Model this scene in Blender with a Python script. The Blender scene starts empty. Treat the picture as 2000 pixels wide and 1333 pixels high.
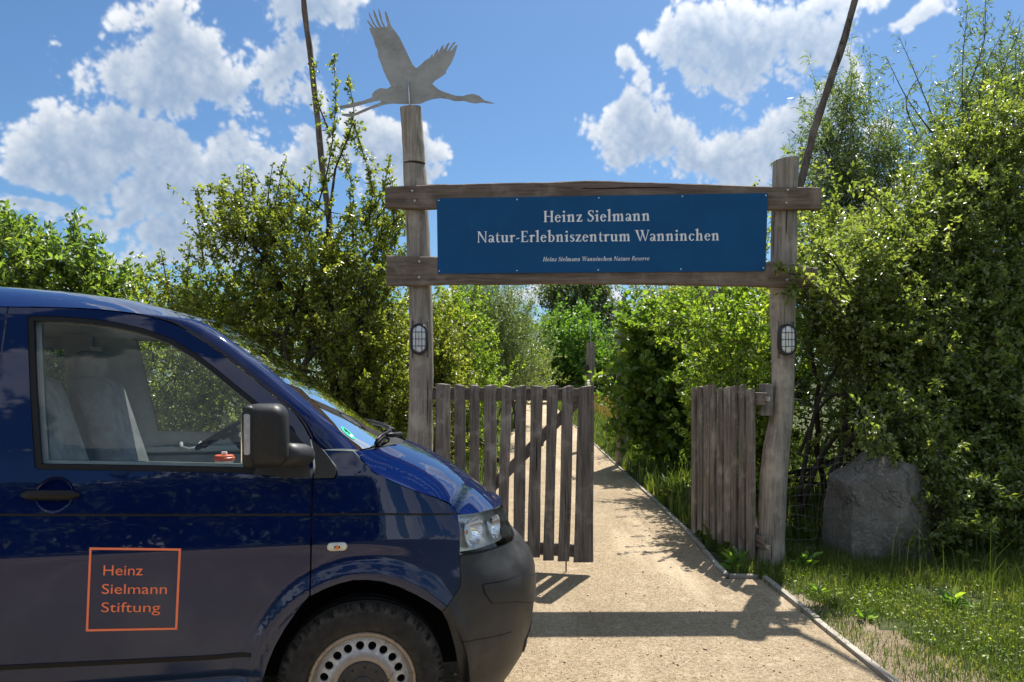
import bpy, bmesh, math, random
import numpy as np
from mathutils import Vector, Matrix
from mathutils.geometry import delaunay_2d_cdt
R = math.radians
sc = bpy.context.scene
COL = sc.collection

# ------------------------------------------------------------------ camera
F_PX, U0, V0, EYE = 1480.0, 1000.0, 740.0, 1.6      # photograph: 2000 px wide, horizon at row 740
cam_d = bpy.data.cameras.new('camera'); cam = bpy.data.objects.new('camera', cam_d); COL.objects.link(cam)
cam.location = (0, 0, EYE); cam.rotation_euler = (R(90), 0, 0)
cam_d.sensor_width = 36; cam_d.lens = 36 * F_PX / 2000.0
cam_d.shift_y = (740 - 666.5) / 2000.0
cam_d.clip_start = 0.05; cam_d.clip_end = 3000
sc.camera = cam

# ------------------------------------------------------------------ light
SUN_AZ, SUN_EL = R(26), R(60)                         # azimuth right of the view axis
to_sun = Vector((math.sin(SUN_AZ) * math.cos(SUN_EL), math.cos(SUN_AZ) * math.cos(SUN_EL), math.sin(SUN_EL)))
sd = bpy.data.lights.new('sun', 'SUN'); so = bpy.data.objects.new('sun', sd); COL.objects.link(so)
sd.energy = 3.7; sd.angle = R(0.55); sd.color = (1.0, 0.955, 0.88)
so.rotation_euler = to_sun.to_track_quat('Z', 'Y').to_euler(); so.location = (6, 12, 20)
sc.view_settings.view_transform = 'Standard'; sc.view_settings.look = 'None'
sc.view_settings.gamma = 1.0; sc.view_settings.use_curve_mapping = False
sc.view_settings.exposure = 1.45
sc.cycles.max_bounces = 10; sc.cycles.diffuse_bounces = 6; sc.cycles.glossy_bounces = 4
sc.cycles.transmission_bounces = 8; sc.cycles.transparent_max_bounces = 12
sc.cycles.caustics_reflective = False; sc.cycles.caustics_refractive = False
sc.cycles.use_denoising = True

class NT:
    """small helper to write node graphs as expressions"""
    def __init__(s, tree): s.t = tree; s.l = tree.links
    def n(s, typ, **kw):
        nd = s.t.nodes.new(typ)
        for k, v in kw.items(): setattr(nd, k, v)
        return nd
    def put(s, sock, v):
        if isinstance(v, bpy.types.NodeSocket): s.l.new(v, sock)
        elif v is not None: sock.default_value = v
    def m(s, op, a, b=None, c=None, clamp=False):
        nd = s.n('ShaderNodeMath', operation=op, use_clamp=clamp)
        s.put(nd.inputs[0], a)
        if b is not None: s.put(nd.inputs[1], b)
        if c is not None: s.put(nd.inputs[2], c)
        return nd.outputs[0]
    def vm(s, op, a, b=None, scale=None):
        nd = s.n('ShaderNodeVectorMath', operation=op)
        s.put(nd.inputs[0], a)
        if b is not None: s.put(nd.inputs[1], b)
        if scale is not None: s.put(nd.inputs['Scale'], scale)
        return nd.outputs[0]
    def ss(s, v, lo, hi, a=0.0, b=1.0):
        nd = s.n('ShaderNodeMapRange', interpolation_type='SMOOTHSTEP')
        s.put(nd.inputs[0], v); s.put(nd.inputs[1], lo); s.put(nd.inputs[2], hi); s.put(nd.inputs[3], a); s.put(nd.inputs[4], b)
        return nd.outputs[0]
    def noise(s, vec, scale, detail=4, rough=0.55, dist=0.0, color=False):
        nd = s.n('ShaderNodeTexNoise')
        if vec is not None: s.l.new(vec, nd.inputs['Vector'])
        nd.inputs['Scale'].default_value = scale; nd.inputs['Detail'].default_value = detail
        nd.inputs['Roughness'].default_value = rough; nd.inputs['Distortion'].default_value = dist
        return nd.outputs['Color' if color else 'Fac']
    def voro(s, vec, scale, feature='F1'):
        nd = s.n('ShaderNodeTexVoronoi', feature=feature)
        if vec is not None: s.l.new(vec, nd.inputs['Vector'])
        nd.inputs['Scale'].default_value = scale
        return nd.outputs['Distance']
    def mix(s, f, a, b, mode='MIX'):
        nd = s.n('ShaderNodeMix', data_type='RGBA', blend_type=mode)
        s.put(nd.inputs['Factor'], f)
        s.put(nd.inputs['A'], a if isinstance(a, bpy.types.NodeSocket) else (*a, 1.0)[:4])
        s.put(nd.inputs['B'], b if isinstance(b, bpy.types.NodeSocket) else (*b, 1.0)[:4])
        return [o for o in nd.outputs if o.type == 'RGBA'][0]
    def mapping(s, vec, scale=(1, 1, 1), loc=(0, 0, 0), rot=(0, 0, 0)):
        nd = s.n('ShaderNodeMapping'); s.l.new(vec, nd.inputs[0])
        nd.inputs['Scale'].default_value = scale; nd.inputs['Location'].default_value = loc; nd.inputs['Rotation'].default_value = rot
        return nd.outputs[0]
    def bump(s, h, strength=0.3, dist=0.01):
        nd = s.n('ShaderNodeBump'); s.l.new(h, nd.inputs['Height'])
        nd.inputs['Strength'].default_value = strength; nd.inputs['Distance'].default_value = dist
        return nd.outputs[0]

# ------------------------------------------------------------------ world: blue sky with cumulus
w = bpy.data.worlds.new('World'); sc.world = w; w.use_nodes = True
w.node_tree.nodes.clear(); g = NT(w.node_tree)
sky = g.n('ShaderNodeTexSky', sky_type='NISHITA', sun_disc=False)
sky.sun_elevation = SUN_EL; sky.sun_rotation = SUN_AZ; sky.altitude = 60
sky.air_density = 1.0; sky.dust_density = 0.9; sky.ozone_density = 2.2
CLOUDS = [  # u, v, ru, rv in pixels of the photograph, turned into azimuth and elevation
 (330,165,150,48), (395,95,75,52), (245,130,72,46), (445,160,55,48), (300,120,70,45),
 (40,268,90,52), (150,255,95,45), (240,285,120,55), (350,325,110,52), (430,345,50,34), (120,315,150,42),
 (545,95,55,48), (600,5,95,40), (585,195,42,36), (650,25,40,26), (520,140,25,20),
 (540,300,85,40), (600,330,80,34), (760,300,95,50), (830,305,45,36), (690,270,50,30), (400,415,100,26), (205,412,44,20), (290,500,110,20), (330,455,120,30), (90,400,60,14), (330,395,130,40), (480,400,90,40), (20,330,60,30),
 (1370,60,95,70), (1470,95,120,75), (1570,60,95,62), (1630,120,55,42), (1205,230,52,36), (1270,270,95,60), (1400,300,140,50), (1520,290,100,62), (1590,215,48,30), (1600,330,90,48), (1240,150,26,22),
 (1795,38,46,20), (1760,28,26,14), (1710,235,52,34), (1640,10,55,24), (1040,585,60,28), (900,590,50,26), (1200,600,70,22), (1760,430,120,55),
 (960,660,400,20), (1500,640,400,24), (-250,420,240,80), (-350,180,150,60), (2330,260,200,90), (2200,60,90,36), (1000,-330,180,70), (350,-260,200,60), (1750,-300,200,80)]
def cloud_image(W=4096, H=2048):
    """broken cumulus over the whole sky as density and brightness (computed here, no file)"""
    r = np.random.default_rng(21); Hh = H // 2
    azc = -(np.arange(W) + 0.5) / W * 2 * np.pi + np.pi; azc = np.pi / 2 - azc; azc = (azc + np.pi) % (2 * np.pi) - np.pi      # angle right of +Y
    elc = (np.arange(Hh) + 0.5) / Hh * np.pi / 2
    fy = np.fft.fftfreq(Hh)[:, None] * Hh; fx = np.fft.rfftfreq(W)[None, :] * W / 4.0    # cycles per quarter turn, both ways
    fr = np.sqrt(fx * fx + fy * fy)
    def band(f0, seed):
        q = np.random.default_rng(seed).normal(size=(Hh, W)).astype(np.float32); Q = np.fft.rfft2(q)
        n = np.fft.irfft2(Q * np.exp(-((fr - f0) / (0.42 * f0)) ** 2), s=(Hh, W)); return (n / n.std()).astype(np.float32)
    wx, wy = band(9, 1) * 0.012 + band(24, 3) * 0.005, band(9, 2) * 0.010 + band(24, 4) * 0.004
    AZ = azc[None, :].astype(np.float32) + wx; EL = elc[:, None].astype(np.float32) + wy
    F = np.full((Hh, W), -1.5, np.float32)
    for (u, v, ru, rv) in CLOUDS:
        ru, rv = ru * 1.14, rv * 1.16; a = (u - U0) / F_PX; b = (V0 - v) / F_PX; ca, ce = math.atan(a), math.atan(b / math.sqrt(1 + a * a)); k = 1 / math.sqrt(1 + a * a + b * b)
        if abs(ca) < 1.3:
            i = np.where(np.abs(azc - ca) < 2.6 * ru / F_PX + .08)[0]; j = np.where(np.abs(elc - ce) < 2.6 * rv / F_PX + .08)[0]
            sl_ = (slice(j[0], j[-1] + 1), slice(i[0], i[-1] + 1))
            f = 1.0 - np.sqrt(((AZ[sl_] - ca) * (F_PX / ru / k * math.cos(ce) ** 0.5)) ** 2 + ((EL[sl_] - ce) * (F_PX / rv / k)) ** 2)
            F[sl_] = np.logaddexp(F[sl_] * 6, f * 6) / 6
    aa = np.abs(azc)[None, :]; ee = elc[:, None]
    outside = np.clip(np.maximum((aa - 0.85) / 0.3, (ee - 0.72) / 0.2), 0, 1)
    lo = band(5, 5) * 0.8 + band(11, 6) * 0.4
    F = np.maximum(F, np.where(outside > 0, lo * 0.75 + 0.24 - (1 - outside) * 2, -2))  # clouds out of view, their cover raised to add ambient light
    puff = sum(am * (np.abs(band(f0, 30 + i)) - 0.8) for i, (f0, am) in enumerate(((13, .22), (26, .20), (52, .17), (104, .125), (200, .08))))
    fine = sum(am * band(f0, 60 + i) for i, (f0, am) in enumerate(((45, .08), (110, .06), (260, .04))))
    E = F * 1.55 + puff * 0.95 + fine * 0.9 + 0.08
    D = np.clip(E / 0.55, 0, 1); D = D * D * (3 - 2 * D)
    T = np.clip(E, 0, 1.3)                                  # thickness
    # light comes from above: what lies higher in the cloud shades what lies lower
    occ = np.zeros_like(T)
    for st in (5, 10, 16, 23, 31, 40):
        sh = np.zeros_like(T); sh[:-st] = T[st:]; occ += sh * 0.24
    Tm = (T + np.roll(T, 4, 1) + np.roll(T, -4, 1)) / 3
    B = np.exp(-2.3 * np.clip(occ - 0.10, 0, 3)) * 0.60 + np.exp(-2.2 * np.clip(Tm - .08, 0, 2)) * 0.40
    B = np.clip(B + fine * 0.35 + puff * 0.30 * np.clip(T * 1.5, 0, 1), 0, 1)
    # unseen clouds away from the sun: front-lit, brightened further for fill light
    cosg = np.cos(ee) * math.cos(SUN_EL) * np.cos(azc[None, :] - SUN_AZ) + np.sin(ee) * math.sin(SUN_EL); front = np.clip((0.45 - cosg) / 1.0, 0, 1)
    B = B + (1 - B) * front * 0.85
    front = front * 0.8 + 3.6 * np.exp(-(np.arccos(np.clip(cosg, -1, 1)) / R(21)) ** 2)      # glow added to unseen clouds near the sun to lift the shadows
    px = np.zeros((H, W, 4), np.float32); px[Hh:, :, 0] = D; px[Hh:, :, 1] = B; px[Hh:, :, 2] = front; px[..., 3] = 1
    im = bpy.data.images.new('cloud_field', W, H, alpha=False, float_buffer=True); im.colorspace_settings.name = 'Non-Color'
    im.pixels.foreach_set(px.ravel()); im.update(); im.pack(); return im
env = g.n('ShaderNodeTexEnvironment'); env.image = cloud_image(); env.interpolation = 'Cubic'
es = g.n('ShaderNodeSeparateColor'); g.l.new(env.outputs[0], es.inputs[0])
CLOUD_W, CLOUD_G = (4.2, 4.3, 4.4), (1.5, 2.0, 2.75)
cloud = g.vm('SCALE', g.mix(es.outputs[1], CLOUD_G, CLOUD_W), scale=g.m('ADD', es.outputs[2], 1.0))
skyc = g.mix(1.0, sky.outputs[0], (0.31, 0.43, 0.525), 'MULTIPLY')
out = g.mix(g.m('MULTIPLY', es.outputs[0], 0.96), skyc, cloud)
bg = g.n('ShaderNodeBackground'); g.l.new(out, bg.inputs[0]); bg.inputs[1].default_value = 0.085
wo = g.n('ShaderNodeOutputWorld'); g.l.new(bg.outputs[0], wo.inputs[0])

# ------------------------------------------------------------------ geometry helpers
rng = np.random.default_rng(7); random.seed(7)

def at(u, v, Y):
    """point of the place that the photograph shows at (u, v), at distance Y"""
    return Vector(((u - U0) / F_PX * Y, Y, EYE + (V0 - v) / F_PX * Y))
def ground(u, v):
    return at(u, v, F_PX * EYE / (v - V0))
def on_plane(u, v, p, n):
    d = Vector(((u - U0) / F_PX, 1.0, (V0 - v) / F_PX)); o = Vector((0, 0, EYE))
    t = (p - o).dot(n) / d.dot(n)
    return o + d * t

def tag(o, label=None, cat=None, group=None, kind=None):
    if label: o['label'] = label
    if cat: o['category'] = cat
    if group: o['group'] = group
    if kind: o['kind'] = kind
    return o
def empty(name, loc=(0, 0, 0), rz=0.0):
    o = bpy.data.objects.new(name, None); COL.objects.link(o); o.location = loc; o.rotation_euler = (0, 0, rz)
    o.empty_display_size = 0.1
    return o
def link_mesh(name, me, mat, parent=None, smooth=False):
    o = bpy.data.objects.new(name, me); COL.objects.link(o)
    if mat is not None and len(me.materials) == 0: me.materials.append(mat)
    if parent is not None: o.parent = parent
    if smooth: me.polygons.foreach_set('use_smooth', [True] * len(me.polygons))
    return o
def obj(name, verts, faces, mat, parent=None, smooth=False):
    me = bpy.data.meshes.new(name); me.from_pydata([tuple(v) for v in verts], [], faces); me.update()
    return link_mesh(name, me, mat, parent, smooth)
def obj_bm(name, bm, mat, parent=None, smooth=False):
    me = bpy.data.meshes.new(name); bmesh.ops.recalc_face_normals(bm, faces=bm.faces); bm.to_mesh(me); bm.free()
    return link_mesh(name, me, mat, parent, smooth)
def np_mesh(name, V, F, mat, parent=None, attrs=None, smooth=False):
    """V (n,3) float, F (m,k) int; attrs {name: per-vertex float}"""
    me = bpy.data.meshes.new(name); V = np.ascontiguousarray(V, dtype=np.float32); F = np.ascontiguousarray(F, dtype=np.int32)
    m, k = F.shape
    me.vertices.add(len(V)); me.vertices.foreach_set('co', V.ravel())
    me.loops.add(m * k); me.loops.foreach_set('vertex_index', F.ravel())
    me.polygons.add(m); me.polygons.foreach_set('loop_start', np.arange(0, m * k, k, dtype=np.int32))
    me.polygons.foreach_set('loop_total', np.full(m, k, dtype=np.int32))
    if attrs:
        for an, av in attrs.items():
            a = me.attributes.new(an, 'FLOAT', 'POINT'); a.data.foreach_set('value', np.ascontiguousarray(av, dtype=np.float32))
    me.update(calc_edges=True)
    return link_mesh(name, me, mat, parent, smooth)
class MB:
    """collects simple shapes for one mesh"""
    def __init__(s): s.v = []; s.f = []
    def add(s, verts, faces):
        b = len(s.v); s.v += [Vector(v) for v in verts]; s.f += [tuple(i + b for i in f) for f in faces]; return s
    def box(s, c, size, M=None, bevel=0.0):
        bm = bmesh.new(); bmesh.ops.create_cube(bm, size=1.0)
        for v in bm.verts: v.co = Vector((v.co.x * size[0], v.co.y * size[1], v.co.z * size[2]))
        if bevel > 0: bmesh.ops.bevel(bm, geom=list(bm.edges), offset=bevel, segments=2, affect='EDGES', profile=0.6)
        M = M or Matrix.Identity(3)
        vs = [M @ v.co + Vector(c) for v in bm.verts]; bm.verts.index_update()
        s.add(vs, [[v.index for v in f.verts] for f in bm.faces]); bm.free(); return s
    def tube(s, pts, rad, n=8, cap=True):
        pts = [Vector(p) for p in pts]; rad = rad if hasattr(rad, '__len__') else [rad] * len(pts)
        b = len(s.v); up = None
        for i, p in enumerate(pts):
            t = (pts[min(i + 1, len(pts) - 1)] - pts[max(i - 1, 0)]).normalized()
            if up is None: up = Vector((0, 0, 1)) if abs(t.z) < 0.9 else Vector((1, 0, 0))
            x = t.cross(up)
            if x.length < 1e-5: x = t.orthogonal()
            x.normalize(); y = t.cross(x).normalized(); up = -y if False else up
            for k in range(n):
                a = 2 * math.pi * k / n
                s.v.append(p + (x * math.cos(a) + y * math.sin(a)) * rad[i])
        for i in range(len(pts) - 1):
            for k in range(n):
                k2 = (k + 1) % n
                s.f.append((b + i * n + k, b + i * n + k2, b + (i + 1) * n + k2, b + (i + 1) * n + k))
        if cap:
            s.f.append(tuple(b + k for k in reversed(range(n)))); e = b + (len(pts) - 1) * n
            s.f.append(tuple(e + k for k in range(n)))
        return s
    def lathe(s, prof, c=(0, 0, 0), axis='y', n=48, closed=False):
        """prof: (radius, along axis) pairs"""
        b = len(s.v); c = Vector(c)
        for (r, h) in prof:
            for k in range(n):
                a = 2 * math.pi * k / n
                if axis == 'y': p = Vector((r * math.cos(a), h, r * math.sin(a)))
                elif axis == 'z': p = Vector((r * math.cos(a), r * math.sin(a), h))
                else: p = Vector((h, r * math.cos(a), r * math.sin(a)))
                s.v.append(c + p)
        m = len(prof)
        for i in range(m if closed else m - 1):
            i2 = (i + 1) % m
            for k in range(n):
                k2 = (k + 1) % n
                s.f.append((b + i * n + k, b + i * n + k2, b + i2 * n + k2, b + i2 * n + k))
        return s
    def build(s, name, mat, parent=None, smooth=False):
        me = bpy.data.meshes.new(name); me.from_pydata([tuple(v) for v in s.v], [], s.f)
        bm = bmesh.new(); bm.from_mesh(me); bmesh.ops.recalc_face_normals(bm, faces=bm.faces); bm.to_mesh(me); bm.free(); me.update()
        return link_mesh(name, me, mat, parent, smooth)
def auto_smooth(o, deg=35):
    me = o.data; me.polygons.foreach_set('use_smooth', [True] * len(me.polygons))
    bm = bmesh.new(); bm.from_mesh(me); lim = R(deg)
    for e in bm.edges:
        if len(e.link_faces) == 2 and e.calc_face_angle(0) > lim: e.smooth = False
        elif len(e.link_faces) != 2: e.smooth = False
    bm.to_mesh(me); bm.free(); return o
def lerp_curve(pts, n):
    """resample a polyline smoothly (Catmull-Rom) to n points; works on tuples of any length"""
    P = np.array([list(p) for p in pts], float); m = len(P)
    d = np.concatenate([[0], np.cumsum(np.linalg.norm(np.diff(P, axis=0), axis=1))]); d /= d[-1]
    out = []
    for t in np.linspace(0, 1, n):
        i = min(int(np.searchsorted(d, t, side='right') - 1), m - 2); i = max(i, 0)
        u = (t - d[i]) / max(d[i + 1] - d[i], 1e-9)
        p0 = P[i - 1] if i > 0 else 2 * P[0] - P[1]; p3 = P[i + 2] if i + 2 < m else 2 * P[-1] - P[-2]
        p1, p2 = P[i], P[i + 1]
        out.append(0.5 * (2 * p1 + (p2 - p0) * u + (2 * p0 - 5 * p1 + 4 * p2 - p3) * u * u + (3 * p1 - p0 - 3 * p2 + p3) * u ** 3))
    return np.array(out)
def fill_poly(poly, holes=(), grid=None):
    """triangulate a 2D outline with holes and optional inner grid spacing -> (points, triangles, boundary loops)"""
    pts, edges, loops = [], [], []
    for lp in [poly, *holes]:
        b = len(pts); n = len(lp); pts += [tuple(p) for p in lp]; edges += [(b + i, b + (i + 1) % n) for i in range(n)]; loops.append(list(range(b, b + n)))
    def inside(P, lp):
        x, y = P[:, 0], P[:, 1]; q = np.array(lp, float); c = np.zeros(len(P), bool)
        for i in range(len(q)):
            x1, y1 = q[i]; x2, y2 = q[(i + 1) % len(q)]
            k = ((y1 > y) != (y2 > y)); c ^= k & (x < (x2 - x1) * (y - y1) / (y2 - y1 + 1e-15) + x1)
        return c
    def ok(P):
        c = inside(P, poly)
        for h in holes: c &= ~inside(P, h)
        return c
    if grid:
        q = np.array(poly); x0, y0 = q.min(0); x1, y1 = q.max(0)
        gx, gy = np.meshgrid(np.arange(x0 + grid * .5, x1, grid), np.arange(y0 + grid * .5, y1, grid)); G = np.stack([gx.ravel(), gy.ravel()], 1)
        G = G[ok(G)]
        B = np.concatenate([np.array(l, float) for l in [poly, *holes]]); keep = []
        for i in range(0, len(G), 2000):
            dd = ((G[i:i + 2000, None] - B[None]) ** 2).sum(2).min(1); keep.append(dd > (grid * .4) ** 2)
        if len(G): G = G[np.concatenate(keep)]
        pts += [tuple(p) for p in G]
    vo, eo, fo, *_ = delaunay_2d_cdt([Vector(p) for p in pts], edges, [], 0, 1e-7)
    P = np.array([tuple(v) for v in vo]); T = [f for f in fo]
    cen = np.array([P[list(f)].mean(0) for f in T]); k = ok(cen)
    return P, [tuple(f) for f, a in zip(T, k) if a], loops
def resample_closed(poly, step):
    out = []; n = len(poly)
    for i in range(n):
        a = np.array(poly[i], float); b = np.array(poly[(i + 1) % n], float); m = max(1, int(round(np.linalg.norm(b - a) / step)))
        for k in range(m): out.append(tuple(a + (b - a) * k / m))
    return out
def smooth_closed(pts, n):
    q = list(pts); m = len(q); ext = q[-2:] + q + q[:3]
    P = np.array(ext, float); res = []
    per = max(1, n // m)
    for i in range(2, 2 + m):
        p0, p1, p2, p3 = P[i - 1], P[i], P[i + 1], P[i + 2]
        for k in range(per):
            u = k / per
            res.append(tuple(0.5 * (2 * p1 + (p2 - p0) * u + (2 * p0 - 5 * p1 + 4 * p2 - p3) * u * u + (3 * p1 - p0 - 3 * p2 + p3) * u ** 3)))
    return res

# ------------------------------------------------------------------ materials
MATS = {}
def mat(name, col=(0.5, 0.5, 0.5), rough=0.6, metal=0.0, spec=0.5, coat=0.0):
    m = bpy.data.materials.new(name); m.use_nodes = True
    b = m.node_tree.nodes['Principled BSDF']
    b.inputs['Base Color'].default_value = (*col, 1); b.inputs['Roughness'].default_value = rough
    b.inputs['Metallic'].default_value = metal; b.inputs['Specular IOR Level'].default_value = spec
    b.inputs['Coat Weight'].default_value = coat; b.inputs['Coat Roughness'].default_value = 0.03
    MATS[name] = m
    return m, NT(m.node_tree), b
def simple(name, col, rough=0.6, metal=0.0, spec=0.5, coat=0.0, bumpy=None, vary=0.0, vscale=8.0):
    """plain surface with faint uneven colour and relief"""
    m, t, b = mat(name, col, rough, metal, spec, coat)
    tc = t.n('ShaderNodeTexCoord').outputs['Object']
    if vary:
        nn = t.noise(tc, vscale, 5, 0.6)
        d = tuple(c * (1 - vary) for c in col); l = tuple(min(1, c * (1 + vary)) for c in col)
        t.put(b.inputs['Base Color'], t.mix(t.ss(nn, 0.3, 0.7), d, l))
        t.put(b.inputs['Roughness'], t.ss(nn, 0.2, 0.8, max(0.02, rough * 0.8), min(1, rough * 1.2)))
    if bumpy: t.put(b.inputs['Normal'], t.bump(t.noise(tc, bumpy[0], 4, 0.6), bumpy[1], bumpy[2]))
    return m
def wood(name, c1, c2, c3, axis='z', scale=1.0, bump=0.5, stain=0.35):
    """weathered grey wood: grain streaks along an axis, cracks, lichen-pale patches"""
    m, t, b = mat(name, c1, 0.85, 0, 0.25)
    tc = t.n('ShaderNodeTexCoord').outputs['Object']
    oi = t.n('ShaderNodeObjectInfo').outputs['Random']
    off = t.n('ShaderNodeCombineXYZ'); t.put(off.inputs[0], t.m('MULTIPLY', oi, 31.0)); t.put(off.inputs[1], t.m('MULTIPLY', oi, 17.0)); t.put(off.inputs[2], t.m('MULTIPLY', oi, 7.0))
    p = t.vm('ADD', tc, off.outputs[0])
    s = {'z': (26, 26, 1.4), 'x': (1.4, 26, 26)}[axis]; s = tuple(q * scale for q in s)
    grain = t.noise(t.mapping(p, s), 1.6, 6, 0.65, 0.4)
    fine = t.noise(t.mapping(p, tuple(q * 3.2 for q in s)), 1.5, 4, 0.7)
    patch = t.noise(p, 5.0 * scale, 5, 0.6)
    crack = t.ss(t.noise(t.mapping(p, {'z': (34, 34, 0.8), 'x': (0.8, 34, 34)}[axis]), 1.1 * scale, 2, 0.5, 0.2), 0.66, 0.72)
    c = t.mix(t.ss(grain, 0.34, 0.66), c1, c2)
    c = t.mix(t.ss(patch, 0.48, 0.72), c, c3)
    c = t.mix(t.m('MULTIPLY', t.ss(fine, 0.5, 0.75), stain), c, tuple(q * 0.35 for q in c1))
    c = t.mix(t.m('MULTIPLY', crack, 0.85), c, (0.012, 0.010, 0.009))
    br = t.m('ADD', 0.82, t.m('MULTIPLY', oi, 0.36))
    bc = t.n('ShaderNodeCombineXYZ')
    for i in range(3): t.put(bc.inputs[i], br)
    c = t.mix(1.0, c, bc.outputs[0], 'MULTIPLY')
    t.put(b.inputs['Base Color'], c)
    h = t.m('SUBTRACT', t.m('ADD', grain, t.m('MULTIPLY', fine, 0.5)), t.m('MULTIPLY', crack, 1.4))
    t.put(b.inputs['Normal'], t.bump(h, bump, 0.012))
    return m
def leaf_mat(name, dark, light, yellow, trans=0.42, rough=0.42, spec=0.5, gain=1.75):
    dark, light, yellow = [tuple(q * gain for q in c) for c in (dark, light, yellow)]
    """leaf: diffuse + light through the blade + waxy gloss; 'tint' is a per-leaf random value"""
    m, t, b = mat(name, dark, rough, 0, spec)
    a = t.n('ShaderNodeAttribute', attribute_name='tint').outputs['Fac']
    c = t.mix(t.ss(a, 0.0, 0.62), dark, light); c = t.mix(t.ss(a, 0.72, 1.0), c, yellow)
    t.put(b.inputs['Base Color'], c)
    tr = t.n('ShaderNodeBsdfTranslucent')
    t.put(tr.inputs[0], t.mix(1.0, c, (1.75, 1.85, 0.75), 'MULTIPLY'))
    mx = t.n('ShaderNodeMixShader'); mx.inputs[0].default_value = trans
    t.l.new(b.outputs[0], mx.inputs[1]); t.l.new(tr.outputs[0], mx.inputs[2])
    t.l.new(mx.outputs[0], t.t.nodes['Material Output'].inputs['Surface'])
    return m
def glass(name, tint=(0.86, 0.93, 0.90), gloss=1.0):
    """thin automotive pane: mirror by Fresnel, otherwise see-through with a green tint"""
    m = bpy.data.materials.new(name); m.use_nodes = True; m.node_tree.nodes.clear(); t = NT(m.node_tree)
    tr = t.n('ShaderNodeBsdfTransparent'); tr.inputs[0].default_value = (*tint, 1)
    gl = t.n('ShaderNodeBsdfGlossy'); gl.inputs['Roughness'].default_value = 0.015; gl.inputs[0].default_value = (1, 1, 1, 1)
    fr = t.n('ShaderNodeFresnel'); fr.inputs[0].default_value = 1.52
    mx = t.n('ShaderNodeMixShader'); t.put(mx.inputs[0], t.m('MULTIPLY', fr.outputs[0], 1.85 * gloss, clamp=True))
    t.l.new(tr.outputs[0], mx.inputs[1]); t.l.new(gl.outputs[0], mx.inputs[2])
    o = t.n('ShaderNodeOutputMaterial'); t.l.new(mx.outputs[0], o.inputs[0])
    return m
# ================================================================== ground
def grass_ground():
    m, t, b = mat('turf_soil', (0.05, 0.06, 0.02), 0.95, 0, 0.2)
    p = t.n('ShaderNodeNewGeometry').outputs['Position']
    n1 = t.noise(p, 0.9, 6, 0.6); n2 = t.noise(p, 14, 5, 0.65); n3 = t.noise(p, 60, 4, 0.6)
    c = t.mix(t.ss(n2, 0.35, 0.65), (0.035, 0.045, 0.014), (0.075, 0.088, 0.028))
    c = t.mix(t.ss(n1, 0.55, 0.72), c, (0.135, 0.105, 0.06)); c = t.mix(t.m('MULTIPLY', t.ss(n3, 0.5, 0.7), 0.5), c, (0.02, 0.02, 0.008))
    t.put(b.inputs['Base Color'], c); t.put(b.inputs['Normal'], t.bump(t.m('ADD', n2, n3), 0.7, 0.03))
    return m
def sand_gravel(name, tone=1.0):
    m, t, b = mat(name, (0.4, 0.3, 0.2), 0.95, 0, 0.2)
    p = t.n('ShaderNodeNewGeometry').outputs['Position']
    big = t.noise(p, 0.55, 5, 0.6); mid = t.noise(p, 5.0, 6, 0.7); grit = t.noise(p, 150, 3, 0.7); grit2 = t.noise(p, 60, 5, 0.75)
    v = t.voro(p, 210); pz = t.voro(p, 55)
    c1, c2, c3 = [tuple(q * tone for q in c) for c in ((0.32, 0.238, 0.145), (0.53, 0.41, 0.268), (0.70, 0.575, 0.405))]
    c = t.mix(t.ss(t.m('ADD', t.m('MULTIPLY', grit2, .6), t.m('MULTIPLY', t.noise(p, 38, 3, .8), .4)), 0.40, 0.60), tuple(q * .85 for q in c1), c2)
    c = t.mix(t.m('MULTIPLY', t.ss(grit, 0.54, 0.70), 0.75), c, c3)
    c = t.mix(t.m('MULTIPLY', t.ss(v, 0.30, 0.04), 0.55), c, tuple(q * 0.30 for q in c1))
    c = t.mix(t.m('MULTIPLY', t.ss(mid, 0.52, 0.72), 0.40), c, tuple(q * 1.12 for q in c3))
    c = t.mix(t.m('MULTIPLY', t.ss(big, 0.45, 0.68), 0.35), c, tuple(q * 0.8 for q in c1))
    lane = t.noise(t.mapping(p, (1.7, .22, 1)), 1.0, 4, 0.6); c = t.mix(t.m('MULTIPLY', t.ss(lane, 0.50, 0.66), 0.38), c, tuple(q * 1.15 for q in c3)); c = t.mix(t.m('MULTIPLY', t.ss(t.noise(t.vm('ADD', p, (7.3, 2.1, 0)), 34, 6, .8), .56, .68), .55), c, tuple(min(1, q * 1.18) for q in c3)); c = t.mix(t.m('MULTIPLY', t.ss(t.noise(p, 30, 6, .8), .56, .70), .60), c, tuple(q * .62 for q in c1))
    t.put(b.inputs['Base Color'], c)
    h = t.m('ADD', t.m('ADD', t.m('MULTIPLY', grit, 0.5), grit2), t.m('MULTIPLY', v, -0.8))
    t.put(b.inputs['Normal'], t.bump(h, 1.0, 0.012))
    return m
M_turf, M_sand = grass_ground(), sand_gravel('sand_gravel')
M_verge = sand_gravel('worn_verge', 0.72)
def sheet(name, poly, z, m, step=0.5, kind='structure'):
    P, T, _ = fill_poly(poly)
    o = obj(name, [(p[0], p[1], z) for p in P], [f if (P[f[1]][0]-P[f[0]][0])*(P[f[2]][1]-P[f[0]][1])-(P[f[1]][1]-P[f[0]][1])*(P[f[2]][0]-P[f[0]][0])>0 else f[::-1] for f in T], m)
    return tag(o, kind=kind)
o = obj('ground', [(-900, -900, 0), (900, -900, 0), (900, 900, 0), (-900, 900, 0)], [(0, 1, 2, 3)], M_turf); tag(o, kind='structure')
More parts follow.
